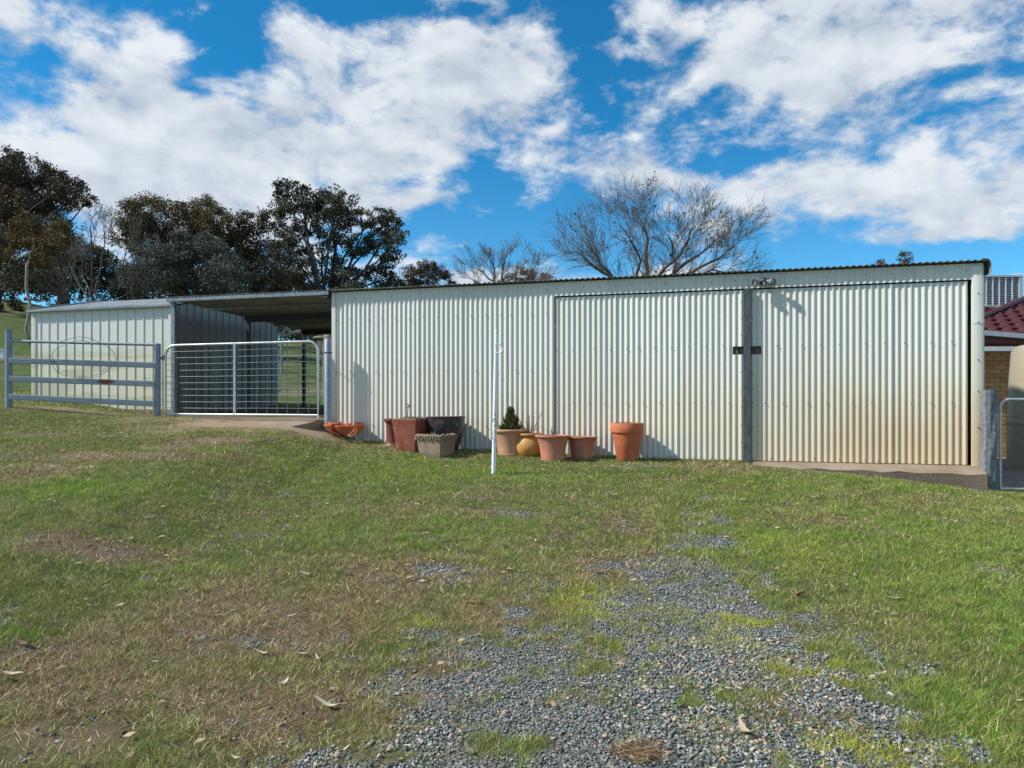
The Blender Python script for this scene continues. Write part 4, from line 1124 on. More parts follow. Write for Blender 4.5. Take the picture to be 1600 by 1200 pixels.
def gum(name, label, group, Y, base_px, clumps, trunk_r, fork_py, cols, leaf=.17, dens=1.0, seed=1, barkm=None, depth=.9, open_=.0, subn=9, ratio=.42):
    leaf *= .82; ratio *= 1.12
    rs = random.Random(seed); rn = np.random.default_rng(seed)
    X0 = (base_px[0] - 800) / F * Y; z0 = float(H(X0, Y)) - .2
    t = thing(name, label, 'tree', (X0, Y, z0), 0, group)
    fork = at(base_px[1], fork_py, Y) - t.location
    m = MB()
    tp = curve_pts((0, 0, 0), fork, 5, 0, .05, rs)
    m.tube(tp, [trunk_r * q for q in (1.35, 1.05, .95, .9, .85, .75)], 10)
    Vs, Cs = [], []
    sc = Y / F
    for (cx, cy, r) in clumps:
        c = at(cx, cy, Y) - t.location; rw = r * sc
        c.y += rs.uniform(-depth, depth) * max(rw, 2.0)
        # limb
        st = tp[-1].lerp(tp[-2], rs.random() * .9)
        lp = curve_pts(st, c - Vector((0, 0, rw * .2)), 5, .06, .12, rs)
        rl = trunk_r * .30 * min(1, (rw / 2.2) ** .5)
        m.tube(lp, [rl * q for q in (1, .85, .7, .55, .42, .25)], 6, cap=False)
        subs = []
        for i in range(int(subn * 3)):
            v = Vector((rs.gauss(0, 1), rs.gauss(0, 1), rs.gauss(0, 1) * .9)).normalized() * rw * (rs.uniform(.35, 1) ** .55)
            v.z = v.z * .85
            subs.append(c + v)
        for s_ in subs[::2]:
            m.tube(curve_pts(lp[-1].lerp(lp[-2], rs.random()), s_, 3, .05, .1, rs), [rl * .3, rl * .2, rl * .14, rl * .07], 4, cap=False)
        tot = int(dens * 9.5 * PI * rw * rw / (leaf * leaf * .45))
        per = max(4, tot // len(subs))
        shade = rs.uniform(.8, 1.2)
        for s_ in subs:
            rr_ = rw * ratio * rs.uniform(.6, 1.15); nl = int(per * rs.uniform(.5, 1.3))
            g_ = rn.normal(size=(nl, 3)); g_ /= np.linalg.norm(g_, axis=1)[:, None] + 1e-6
            P = g_ * (rn.random((nl, 1)) ** .45) * rr_ * np.array([1, 1, .65]) + np.array(s_)
            d = rn.normal(size=(nl, 3)); d[:, 2] -= .7; d /= np.linalg.norm(d, axis=1)[:, None]
            e = np.cross(d, rn.normal(size=(nl, 3))); e /= np.linalg.norm(e, axis=1)[:, None] + 1e-6
            ls = leaf * rn.uniform(.6, 1.3, (nl, 1))
            quad = np.stack([P, P + d * ls * .5 + e * ls * .28, P + d * ls, P + d * ls * .5 - e * ls * .28], 1)
            Vs.append(quad.reshape(-1, 3))
            k = rn.random(nl); sh = shade * rs.uniform(.75, 1.3)
            w = rs.random()
            c1 = np.array(cols[0]); c2 = np.array(cols[1])
            cc = (c1 * (1 - w) + c2 * w)[None] * (sh * (.75 + .5 * k))[:, None]
            Cs.append(np.repeat(cc, 4, axis=0))
    m.build('trunk', barkm or M_BARKD, t, smooth=True)
    V_ = np.concatenate(Vs); C_ = np.concatenate(Cs); F_ = np.arange(len(V_)).reshape(-1, 4)
    cr = np_mesh('crown', V_, F_, M_LEAF, t, C_); cr['kind'] = 'stuff'
    return t
RB = ((.075, .062, .045), (.15, .10, .065)); DG = ((.055, .065, .045), (.115, .10, .065))
TG = 'gum trees behind the sheds'
gum('gum_tree', 'tall dark gum tree filling the far left edge with an open spreading crown', TG, 48, (-20, -10), [(-60, 290, 70), (-10, 270, 42), (20, 262, 36), (55, 270, 32), (85, 285, 28), (112, 298, 22), (125, 305, 14), (10, 320, 45), (60, 320, 34), (95, 322, 24), (-30, 360, 60), (30, 365, 40), (-5, 235, 20)], .55, 400, RB, dens=.62, seed=2, leaf=.2)
gum('gum_tree', 'dense dark gum tree low behind the leaning pale trunk on the left', TG, 42, (95, 100), [(110, 370, 34), (130, 395, 30), (85, 380, 36), (150, 400, 22), (100, 420, 40), (15, 420, 44), (5, 385, 30), (60, 440, 26)], .4, 460, DG, dens=.6, seed=3, leaf=.18)
gum('gum_tree', 'slender brown leafed gum with a tall pale trunk by the hillside', TG, 30, (50, 52), [(50, 352, 26), (70, 362, 24), (32, 370, 22), (90, 380, 18), (60, 390, 28), (85, 410, 18), (35, 405, 18)], .065, 385, ((.11, .085, .04), (.19, .125, .055)), dens=.75, seed=4, leaf=.12, barkm=M_BARKP)
gum('gum_tree', 'broad round crowned brown gum tree rising behind the small shed', TG, 50, (285, 280), [(210, 345, 30), (240, 330, 34), (275, 322, 30), (310, 330, 32), (345, 345, 28), (370, 365, 22), (195, 370, 20), (230, 375, 34), (330, 375, 30), (280, 360, 40), (375, 395, 24)], .5, 430, ((.085, .075, .045), (.17, .125, .065)), dens=.68, seed=5, leaf=.17)
gum('gum_tree', 'dense grey green bushy tree directly above the small shed roof', TG, 36, (300, 300), [(240, 400, 40), (280, 385, 34), (320, 390, 34), (350, 415, 34), (260, 430, 44), (310, 440, 44), (365, 440, 34), (225, 440, 34), (290, 460, 40)], .35, 470, ((.08, .088, .07), (.14, .135, .105)), dens=.75, seed=6, leaf=.13)
gum('gum_tree', 'mid height brownish gum between the round crown and tallest gum', TG, 52, (415, 415), [(385, 385, 24), (380, 410, 26), (405, 360, 26), (430, 350, 24), (400, 395, 30), (440, 400, 30), (425, 435, 34), (390, 435, 26)], .4, 450, RB, dens=.6, seed=7, leaf=.18)
gum('gum_tree', 'tallest dark gum with pale limbs and gaps of sky in its crown', TG, 45, (510, 510), [(455, 300, 22), (480, 302, 26), (505, 315, 28), (440, 325, 20), (535, 320, 26), (560, 335, 22), (475, 340, 32), (520, 355, 34), (595, 330, 18), (605, 352, 24), (622, 378, 18), (590, 375, 26), (610, 405, 20), (560, 380, 24), (500, 395, 26), (450, 385, 28), (465, 425, 34), (430, 430, 26), (530, 425, 28), (585, 430, 30), (500, 450, 30), (550, 452, 26), (610, 440, 18), (470, 500, 40), (540, 495, 40)], .55, 470, DG, dens=.62, seed=8, leaf=.19, ratio=.36, depth=.7)
gum('gum_tree', 'small rounded brown gum showing above the left part of the long roof', TG, 60, (665, 665), [(650, 432, 18), (670, 425, 16), (690, 435, 16), (635, 442, 14), (705, 446, 10), (660, 450, 24)], .3, 480, RB, dens=.75, seed=9, leaf=.17)
gum('gum_tree', 'low evergreen bush peeping over the roof beneath the small bare tree', TG, 60, (820, 820), [(800, 436, 14), (825, 428, 16), (850, 438, 12), (785, 442, 10)], .25, 470, RB, dens=.6, seed=10, leaf=.17)
gum('gum_tree', 'tiny sparse treetop peeping over the roof towards its right end', TG, 60, (1395, 1395), [(1385, 410, 12), (1405, 404, 12), (1372, 412, 8), (1415, 412, 8)], .2, 440, RB, dens=.42, seed=12, leaf=.13)

TB = 'bushes on the green bank'
gum('hill_bush', 'dark round bush on the green bank at the far left edge', TB, 50, (5, 5), [(2, 470, 16), (10, 482, 12), (-8, 478, 14)], .1, 485, DG, dens=.6, seed=31, leaf=.16, subn=5)
gum('hill_bush', 'low scraggy bush on the green bank just left of the small shed', TB, 48, (90, 90), [(85, 470, 12), (98, 476, 12), (75, 480, 9)], .08, 482, ((.07, .08, .03), (.14, .12, .06)), dens=.45, seed=32, leaf=.16, subn=5)
# pale leaning limbs below the tallest gum, seen through the carport
def limbs():
    t = thing('fallen_limb_tree', 'twisted pale limbed tree seen through the open carport', 'tree', tuple(at(513, 556, 38)), 0)
    L = t.location; m = MB(); rs = random.Random(5)
    P = lambda x, y, dy=0: at(x, y, 38 + dy) - L
    m.tube([P(514, 575), P(513, 553), P(512, 535), P(511, 520)], [.36, .30, .25, .22], 10)
    m.tube([P(511, 525), P(500, 516), P(486, 522), P(474, 517), P(456, 521), P(446, 512), P(449, 500)], [.2, .15, .13, .12, .13, .10, .07], 8)
    m.tube([P(456, 521), P(443, 526), P(436, 522)], [.1, .08, .05], 6)
    m.tube([P(446, 514), P(438, 530)], [.08, .04], 6)
    m.tube([P(512, 528), P(490, 528), P(499, 516), P(515, 520), P(540, 522)], [.18, .15, .16, .14, .1], 8)
    m.tube([P(512, 520), P(516, 500), P(522, 480)], [.18, .14, .1], 8)
    m.build('trunk', M_BARKP, t, smooth=True)
limbs()

def bare(name, label, Y, trunks, r0, seed, levels=5, mt_=None, group=None, upb=.25, length=1., buds=0, shrink=None):
    """trunks: list of polylines in picture points; side branches recurse"""
    rs = random.Random(seed)
    t = thing(name, label, 'tree', tuple(at(trunks[0][0][0], trunks[0][0][1], Y)), 0, group)
    L = t.location; m = MB()
    tips = []
    def grow(p, d, ln, r, lev):
        n = 4 if lev < 4 else 3; pts = [p]; dd = d.copy(); q = p.copy()
        for i in range(n):
            dd = (dd + Vector((rs.gauss(0, .10), rs.gauss(0, .10), rs.gauss(0, .08) + upb * .14))).normalized()
            q = q + dd * ln / n; pts.append(q.copy())
        m.tube(pts, [r * (1 - .16 * i) for i in range(n + 1)], 5 if lev < 3 else 3, cap=False)
        if lev >= levels: tips.append(q.copy()); return
        for i in range(1, n + 1):
            for _ in range(2 if (i == n) else (1 if rs.random() < .62 else 0)):
                ang = rs.uniform(.3, .75); ax = Vector((rs.gauss(0, 1), rs.gauss(0, 1), rs.gauss(0, 1))).cross(dd)
                if ax.length < .01: continue
                nd = dd.copy(); nd.rotate(Matrix.Rotation(ang, 3, ax.normalized())); nd.z += upb * .3; nd.normalize()
                grow(pts[i], nd, ln * rs.uniform(.55, .9), max(r * (1 - .16 * i) * .6, .0062), lev + 1)
    for poly in trunks:
        if shrink: poly = [(cx_ + (p_[0] - cx_) * shrink[0], cy_ + (p_[1] - cy_) * shrink[1]) + tuple(p_[2:]) for p_ in poly] if (cx_ := trunks[1][0][0]) and (cy_ := trunks[1][0][1]) else poly
        rr_ = poly[0][2] if len(poly[0]) > 2 else r0
        pts = []
        dy = 0; sgn = rs.uniform(-.5, .5)
        for i, pp in enumerate(poly):
            pts.append(at(pp[0], pp[1], Y + sgn * i) - L)
        # smooth by subdividing
        sm = []
        for i in range(len(pts) - 1):
            for q in (0, .5): sm.append(pts[i].lerp(pts[i + 1], q) + Vector((rs.gauss(0, .03), rs.gauss(0, .03), rs.gauss(0, .03))))
        sm.append(pts[-1])
        n = len(sm); rad = [rr_ * (1 - .88 * i / (n - 1)) + .010 for i in range(n)]
        m.tube(sm, rad, 7, cap=False)
        for i in range(2, n):
            dd = (sm[i] - sm[i - 1]).normalized()
            for _ in range(2 if i > n // 2 else 1):
                ax = Vector((rs.gauss(0, 1), rs.gauss(0, 1), rs.gauss(0, .4))).cross(dd)
                if ax.length < .05: continue
                nd = dd.copy(); nd.rotate(Matrix.Rotation(rs.uniform(.4, 1.0), 3, ax.normalized())); nd.z += upb * .5; nd.normalize()
                grow(sm[i], nd, length * rs.uniform(.6, 1.15), rad[i] * .38, 2)
    m.build('trunk', mt_ or M_BARKG, t, smooth=True)
    if buds:
        m = MB()
        for p in rs.sample(tips, min(buds, len(tips))):
            r = rs.uniform(.03, .06); m.lathe([(0, -r), (r * .8, -r * .3), (r * .7, r * .4), (0, r)], 5, Matrix.Translation(p))
        o = m.build('seed_pods', M_BARKD, t); o['kind'] = 'stuff'
    return t
bare('bare_tree', 'large leafless tree spreading wide above the middle of the long roof', 28,
     [[(1005, 640, .26), (1003, 560), (1003, 500), (1004, 470)],
      [(1004, 470, .10), (1008, 420), (1010, 380), (1012, 330), (1008, 300), (1012, 280)],
      [(1004, 470, .085), (975, 445), (955, 425), (935, 405), (905, 378), (885, 360)],
      [(985, 452, .10), (957, 435), (940, 405), (920, 370), (905, 345)],
      [(1006, 465, .075), (990, 420), (1000, 375), (985, 335), (972, 310)],
      [(1006, 468, .085), (1030, 420), (1045, 395), (1075, 360), (1085, 325), (1100, 300)],
      [(1006, 470, .085), (1040, 435), (1075, 420), (1110, 395), (1145, 370), (1168, 345)],
      [(1006, 470, .075), (1050, 440), (1090, 420), (1130, 400), (1175, 402)],
      [(1006, 468, .08), (1045, 430), (1085, 385), (1120, 350), (1140, 325)],
      [(1040, 436, .08), (1058, 420), (1065, 385), (1058, 350), (1050, 320)]], .12, 21, levels=5, length=.80, buds=60, upb=.22, shrink=(.86, .68))
bare('bare_tree', 'smaller leafless tree above the roof left of the large bare one', 36,
     [[(790, 640, .22), (790, 540), (788, 480)], [(788, 480, .08), (775, 445), (765, 425), (745, 408), (728, 395)], [(788, 480, .08), (782, 430), (785, 400), (790, 375)],
      [(788, 480, .08), (800, 440), (812, 415), (818, 385)], [(788, 480, .08), (812, 450), (832, 425), (845, 400)], [(788, 482, .10), (760, 455), (735, 430), (722, 420)], [(788, 480, .1), (770, 430), (768, 400), (762, 385)], [(788, 482, .10), (825, 450), (850, 440), (862, 425)]],
     .05, 23, levels=5, length=.52, upb=.3, shrink=(.74, .72))
bare('bare_tree', 'twiggy leafless shrub like tree rising behind the small shed on the left', 27,
     [[(146, 560, .055), (147, 500), (146, 460), (143, 410), (141, 355)], [(146, 480, .026), (120, 440), (108, 410)], [(146, 490, .026), (175, 450), (190, 420), (197, 390)], [(146, 500, .026), (115, 470), (95, 455)], [(146, 495, .026), (180, 470), (205, 455)],
      [(146, 460, .026), (160, 420), (165, 380), (162, 352)], [(146, 470, .026), (130, 430), (125, 395)]], .03, 25, levels=5, length=.5, upb=.2, mt_=M_BARKD)

# background scrub under the crowns (one mass nobody could count)
def scrub():
    rn = np.random.default_rng(9); rs = random.Random(9); Vs = []; Cs = []
    for (px, py, r, Y) in [(120, 435, 44, 50), (60, 430, 36, 50), (15, 440, 34, 52), (170, 430, 40, 50), (205, 450, 34, 50), (420, 455, 34, 54), (0, 425, 50, 62), (60, 440, 30, 66), (180, 450, 40, 60), (240, 455, 50, 62), (360, 460, 60, 62), (430, 470, 60, 64), (500, 480, 50, 64), (560, 480, 50, 66), (620, 470, 30, 66), (445, 515, 36, 70), (490, 520, 36, 70), (540, 520, 36, 70), (700, 480, 40, 70), (-60, 430, 60, 64)]:
        c = np.array(at(px, py, Y)); rw = r * Y / F; n = int(4.0 * PI * rw * rw / (.28 * .28 * .45))
        g_ = rn.normal(size=(n, 3)); g_ /= np.linalg.norm(g_, axis=1)[:, None]
        P = c + g_ * (rn.random((n, 1)) ** .4) * rw * np.array([1, .7, .8])
        keep = fbm(P[:, 0] * .9, P[:, 2] * .9 + 5, 2) > .34; P = P[keep]; n = len(P)
        d = rn.normal(size=(n, 3)); d /= np.linalg.norm(d, axis=1)[:, None]; e = np.cross(d, rn.normal(size=(n, 3))); e /= np.linalg.norm(e, axis=1)[:, None]
        ls = .26 * rn.uniform(.6, 1.2, (n, 1)); Vs.append(np.stack([P, P + d * ls * .5 + e * ls * .3, P + d * ls, P + d * ls * .5 - e * ls * .3], 1).reshape(-1, 3))
        Cs.append(np.repeat(np.array([.045, .045, .03])[None] * rn.uniform(.6, 1.5, (n, 1)), 4, axis=0))
    V_ = np.concatenate(Vs); o = np_mesh('distant_scrub', V_, np.arange(len(V_)).reshape(-1, 4), M_LEAF, None, np.concatenate(Cs))
    tag(o, 'dark mass of distant scrub behind the gum trees', 'scrub', kind='stuff')
scrub()

# ------------------------------------------------------------------ grass, gravel, leaves
def in_block(X, Y):
    """under buildings and slabs"""
    s = (X - OX) * CT - (Y - OY) * ST; t = (X - OX) * ST + (Y - OY) * CT
    r = (s > -.02) & (s < LEN + .1) & (t > -.02)
    r |= (s > -3.6) & (s <= 0) & (t > -.42)
    r |= (s > -1.7) & (s < -.1) & (t > -1.15) & (s > -1.35 + (t + .3) * .5) & (s < -.05 + (t + .3) * .75)
    r |= (s > sa) & (s < sb) & (t > -.42)
    r |= (X > 5.95) & (Y > 9.15)
    return r
def build_grass():
    rn = np.random.default_rng(4)
    # candidate tufts, density falling with distance
    tx, ty, ts = [], [], []
    for (y0, y1, dn, sc) in ((2.3, 4.5, 1600, .72), (4.5, 7, 950, .92), (7, 9.5, 560, 1.15), (9.5, 12.6, 320, 1.45), (12.6, 17, 60, 2.4)):
        hw_ = .76 * y1 + .5; n = int((y1 - y0) * 2 * hw_ * dn); X = rn.uniform(-hw_, hw_, n); Y = rn.uniform(y0, y1, n)
        k = np.abs(X) < .73 * Y + .4; tx.append(X[k]); ty.append(Y[k]); ts.append(np.full(k.sum(), sc))
    X = np.concatenate(tx); Y = np.concatenate(ty); Sx = np.concatenate(ts)
    g, b, l, m_, tn = masks(X, Y)
    fine = fbm(X * 7, Y * 7, 5, 3)
    tuft = fbm(X * 6.5 + 9, Y * 6.5, 2, 3)
    keepg = (g < .5) | ((tuft > .62 - .20 * m_) & (rn.random(len(X)) < .7))
    keep = keepg & ~in_block(X, Y) & (rn.random(len(X)) > tn * .93) & ((rn.random(len(X)) > (b - .55) * .8) | (l > .3))
    dirt = (mask([ell(150, 858, 110, 22, 1.), ell(60, 1165, 150, 40, .8)], X, Y) > .45) & (rn.random(len(X)) < .5)
    keep &= ~dirt
    X, Y, Sx, g, b, l, m_, fine, tuft = [a[keep] for a in (X, Y, Sx, g, b, l, m_, fine, tuft)]
    n = len(X)
    nb = 18
    px = np.repeat(X, nb) + rn.normal(size=n * nb) * .028 * np.repeat(Sx, nb)
    py = np.repeat(Y, nb) + rn.normal(size=n * nb) * .028 * np.repeat(Sx, nb)
    pz = H(px, py) - .003
    S_ = np.repeat(Sx, nb); B = np.repeat(b, nb); L_ = np.repeat(l, nb); MM = np.repeat(m_, nb); G = np.repeat(g, nb); FN = np.repeat(fine, nb)
    hgt = (.013 + .017 * rn.random(n * nb)) * (1 + .3 * L_) * (.75 + .6 * FN) * (1 + .10 * (S_ - 1)) * np.where(G > .4, .9, 1)
    tw_ = (px - OX) * ST + (py - OY) * CT; sw_ = (px - OX) * CT - (py - OY) * ST
    hgt *= 1 + 1.3 * ((tw_ > -.16) & (sw_ > 0)) * rn.random(n * nb) + .9 * (rn.random(n * nb) < .03)
    a = rn.uniform(0, 2 * PI, n * nb); lean = rn.uniform(.4, 1.9, n * nb) * (1 + .5 * B)
    w = .0015 * S_ ** 1.2 * rn.uniform(.7, 1.4, n * nb)
    ba = a + PI / 2 + rn.normal(size=n * nb) * .5
    bx, by = np.cos(ba) * w, np.sin(ba) * w
    A_ = np.stack([px - bx, py - by, pz], 1); B_ = np.stack([px + bx, py + by, pz], 1)
    T_ = np.stack([px + np.cos(a) * hgt * lean, py + np.sin(a) * hgt * lean, pz + hgt], 1)
    V_ = np.stack([A_, B_, T_], 1).reshape(-1, 3)
    r = rn.random(n * nb)
    green = np.array([.20, .285, .050]); dkg = np.array([.085, .15, .028]); straw = np.array([.66, .53, .31]); brown = np.array([.16, .10, .057]); moss = np.array([.47, .50, .05]); lush = np.array([.18, .315, .032]); olive = np.array([.31, .31, .09])
    tn_ = rn.random(n); tn_ = np.repeat(tn_, nb)[:, None]; tv_ = np.repeat(rn.uniform(.6, 1.35, n), nb)[:, None]
    base = green * tn_ + dkg * (1 - tn_)
    base = base * (1 - .5 * (FN > .5)[:, None]) + olive * .5 * (FN > .5)[:, None]
    base = base * (1 - L_[:, None] * .7) + lush * L_[:, None] * .7
    base = base * (1 - MM[:, None] * .85) + moss * MM[:, None] * .85
    dead = (r < .16 + .62 * B * (1 - .6 * MM))
    base[dead] = np.where((rn.random(dead.sum()) < .5 - .17 * B[dead])[:, None], straw, brown)
    base *= tv_ * 1.12
    base *= rn.uniform(.5, 1.5, (n * nb, 1))
    C_ = np.repeat(base, 3, axis=0)
    C_[2::3] *= 1.15
    o = np_mesh('grass', V_, np.arange(len(V_)).reshape(-1, 3), M_GRASS, None, C_)
    tag(o, 'short patchy green and brown lawn grass in front of the sheds', 'grass', kind='stuff')
    print('grass blades', n * nb)
build_grass()

def f_stone(t, b):
    c = t.add('ShaderNodeAttribute', attribute_name='tint').outputs['Color']
    co = t.add('ShaderNodeNewGeometry').outputs['Position']
    n = t.noise(co, 180, 3, .6)
    c = t.mix(t.m('MULTIPLY', n, .5), c, t.mix(.5, c, (.5, .5, .5, 1), 'MULTIPLY'))
    t.put(b.inputs['Base Color'], c); b.inputs['Roughness'].default_value = .85
M_STONE = mat('crushed_stone', f_stone)
def build_gravel():
    rn = np.random.default_rng(6)
    parts = []
    for (y0, y1, dn, sc) in ((2.3, 4.2, 7000, .78), (4.2, 6.5, 3400, 1.0), (6.5, 9.5, 1400, 1.3)):
        hw_ = .74 * y1 + .3; n = int((y1 - y0) * 2 * hw_ * dn); X = rn.uniform(-hw_, hw_, n); Y = rn.uniform(y0, y1, n)
        g, b, l, m_, tn = masks(X, Y)
        k = (rn.random(n) < g * 1.1 - .05) & ~in_block(X, Y)
        parts.append((X[k], Y[k], np.full(k.sum(), sc)))
    # sparse stones everywhere on bare soil
    n = 2500; Y = rn.uniform(2.4, 7, n); X = rn.uniform(-1, 1, n) * .72 * Y; k = (masks(X, Y)[1] > .6); parts.append((X[k], Y[k], np.full(k.sum(), 1.)))
    X = np.concatenate([p[0] for p in parts]); Y = np.concatenate([p[1] for p in parts]); Sx = np.concatenate([p[2] for p in parts]); n = len(X)
    r = rn.random(n)
    mix_ = mask([ell(1250, 1100, 260, 90, 1.), ell(520, 1150, 150, 60, 1.), ell(60, 1170, 120, 40, 1.)], X, Y)
    pale = r < (.03 + .08 * mix_)
    size = (.0045 + .0065 * rn.random(n) ** 2.2 + .003 * (mix_ > .3)) * Sx; size[pale] *= rn.uniform(.9, 1.55, pale.sum())
    # octahedron-like pebble with 8 faces
    oc = np.array([(1, 0, 0), (0, 1, 0), (-1, 0, 0), (0, -1, 0), (.3, .2, 1), (-.2, -.1, -1)], float)
    fc = np.array([(0, 1, 4), (1, 2, 4), (2, 3, 4), (3, 0, 4), (1, 0, 5), (2, 1, 5), (3, 2, 5), (0, 3, 5)])
    P = oc[None] * (1 + rn.uniform(-.35, .35, (n, 6, 3)) * 1) + rn.uniform(-.2, .2, (n, 6, 3))
    P *= np.stack([rn.uniform(.9, 1.5, n), rn.uniform(.8, 1.2, n), rn.uniform(.5, .8, n)], 1)[:, None, :]
    a = rn.uniform(0, 2 * PI, n); ca, sa_ = np.cos(a)[:, None], np.sin(a)[:, None]
    x = P[:, :, 0] * ca - P[:, :, 1] * sa_; y = P[:, :, 0] * sa_ + P[:, :, 1] * ca
    tl = rn.normal(size=(n, 1)) * .4; z = P[:, :, 2] + x * tl
    Q = np.stack([x, y, z], 2) * size[:, None, None]
    Q += np.stack([X, Y, H(X, Y) + size * .25 + rn.random(n) * .004], 1)[:, None, :]
    Fa = (fc[None] + (np.arange(n) * 6)[:, None, None]).reshape(-1, 3)
    grey = np.array([.17, .19, .182]); gr2 = np.array([.40, .41, .385]); dk = np.array([.07, .082, .082]); pl = np.array([.52, .37, .24]); pc = np.array([.55, .48, .38])
    k = rn.random(n)[:, None]; C = np.where(k < .5, dk + (grey - dk) * k * 2, grey + (gr2 - grey) * (k - .5) * 2)
    C[pale] = np.where((rn.random(pale.sum()) < .5)[:, None], pl, pc) * rn.uniform(.8, 1.1, (pale.sum(), 1))
    o = np_mesh('gravel', Q.reshape(-1, 3), Fa, M_STONE, None, np.repeat(C, 6, axis=0))
    tag(o, 'blue grey crushed gravel mixed with pale pebbles in the lawn', 'gravel', kind='stuff'); print('stones', n)
build_gravel()

# fallen gum leaves, each its own object
def f_dead(t, b):
    r = t.add('ShaderNodeObjectInfo').outputs['Random']
    co = t.add('ShaderNodeTexCoord').outputs['Object']; n = t.noise(co, 40, 4, .6)
    c = t.mix(r, (.44, .34, .22, 1), (.60, .52, .38, 1)); c = t.mix(t.mr(n, .5, .8, 0, .6), c, (.25, .16, .09, 1))
    t.put(b.inputs['Base Color'], c); b.inputs['Roughness'].default_value = .7
M_DEAD = mat('dry_pale_leaf', f_dead)
M_DEADB = simple('dry_brown_leaf', (.16, .085, .05, 1), (.28, .16, .10, 1), 30, .7)
def leaf_mesh(curl, wid, bend):
    m = MB(); vs = []; n = 7
    for i in range(n + 1):
        q = i / n; x = q - .5; w = wid * math.sin(PI * min(1, q * .96 + .03)) ** .8 * (1.15 - .5 * q)
        yc = bend * math.sin(PI * q); z = curl * (4 * (q - .5) ** 2) * .25 + .03 * math.sin(q * 9)
        tw = (q - .5) * curl * 1.5
        vs += [(x, yc - w * math.cos(tw), z + w * (.35 + math.sin(tw))), (x, yc, z), (x, yc + w * math.cos(tw), z + w * (.35 - math.sin(tw)))]
    m.add(vs, [(3 * i + q, 3 * i + 3 + q, 3 * i + 4 + q, 3 * i + 1 + q) for i in range(n) for q in (0, 1)])
    return m
protos = {}
for mt_, nm in ((M_DEAD, 'p'), (M_DEADB, 'b')):
    protos[nm] = [leaf_mesh(*a).build('fallen_leaf', mt_, smooth=True).data for a in ((.5, .11, .06), (.9, .13, .12), (.3, .16, .03), (1.2, .09, -.1))]
for o in [o for o in COL.objects if o.name.startswith('fallen_leaf')]: bpy.data.objects.remove(o)
named = {(1170, 1150): ('long pale leaf on the gravel near the bottom of the photo', 0), (1250, 934): ('upright curled brown leaf at the edge of the gravel', 1), (1505, 951): ('wide dark brown leaf lying on the lawn at the right', 1),
         (453, 973): ('curled cream leaf on the brown grass left of centre', 0), (518, 1110): ('broad pair of pale bark like leaf halves at the lower left of the gravel', 0)}
spots_ = [(1170, 1150, 56, 0, -.9), (1250, 934, 34, 1, 1.3), (1505, 951, 50, 1, -.2), (453, 973, 28, 0, .5), (518, 1110, 56, 0, .0), (124, 952, 16, 0, 0), (141, 951, 14, 0, 0), (343, 971, 14, 0, .6), (245, 1043, 28, 0, .3), (412, 1033, 30, 0, -.2), (475, 1028, 20, 0, 0), (500, 1040, 28, 0, -.5),
          (60, 1058, 16, 0, 1), (20, 1060, 30, 0, .2), (35, 1018, 44, 1, -.3), (228, 1069, 12, 0, 1.5), (440, 1078, 30, 0, .8), (480, 903, 26, 0, .1), (388, 866, 18, 0, 0), (308, 886, 12, 0, 0), (75, 880, 14, 0, 0), (558, 850, 12, 0, 0), (482, 763, 8, 0, 1), (510, 720, 12, 0, 0), (574, 733, 10, 0, 0), (734, 734, 12, 1, 0), (264, 739, 16, 0, 0),
          (115, 660, 10, 0, 0), (740, 945, 36, 1, 0), (640, 1003, 20, 0, .4), (660, 950, 14, 1, 0), (920, 1000, 26, 1, .1), (1165, 792, 16, 1, -.3), (1385, 793, 10, 0, .2), (900, 802, 14, 0, 0), (876, 795, 8, 0, 0), (1170, 903, 20, 0, -.3), (1400, 940, 28, 0, -.2), (1565, 995, 26, 0, -.6), (1430, 978, 22, 1, 0), (1535, 985, 16, 0, -.4),
          (1345, 1138, 30, 0, -.3), (1260, 1143, 24, 0, -.2), (1220, 1103, 14, 0, 1.5), (1592, 1108, 20, 0, 0), (1213, 930, 8, 0, 1), (1075, 1065, 20, 0, 0), (915, 1075, 22, 0, 0), (940, 898, 28, 1, 0), (1490, 820, 14, 0, .4), (1555, 830, 14, 1, 0), (1335, 980, 10, 0, 0), (985, 799, 8, 1, 0), (510, 1140, 10, 0, 1.2), (140, 1165, 16, 0, 1.2), (540, 1185, 22, 0, .9), (370, 1190, 20, 0, 0),
          (670, 1103, 12, 0, 0), (700, 1165, 18, 0, .8), (760, 812, 10, 0, 0), (835, 850, 10, 0, 1), (1380, 900, 12, 0, 0), (1470, 770, 10, 0, 0), (1290, 752, 10, 0, 0), (1340, 850, 12, 0, .6), (560, 905, 14, 0, .5), (190, 850, 12, 0, 0), (75, 850, 16, 0, .3), (205, 848, 12, 0, 1), (230, 815, 10, 0, .3), (960, 776, 8, 0, 0), (620, 770, 8, 0, 1), (1035, 900, 14, 0, 0), (1090, 940, 10, 0, 0)]
rl = random.Random(8); unl = {}
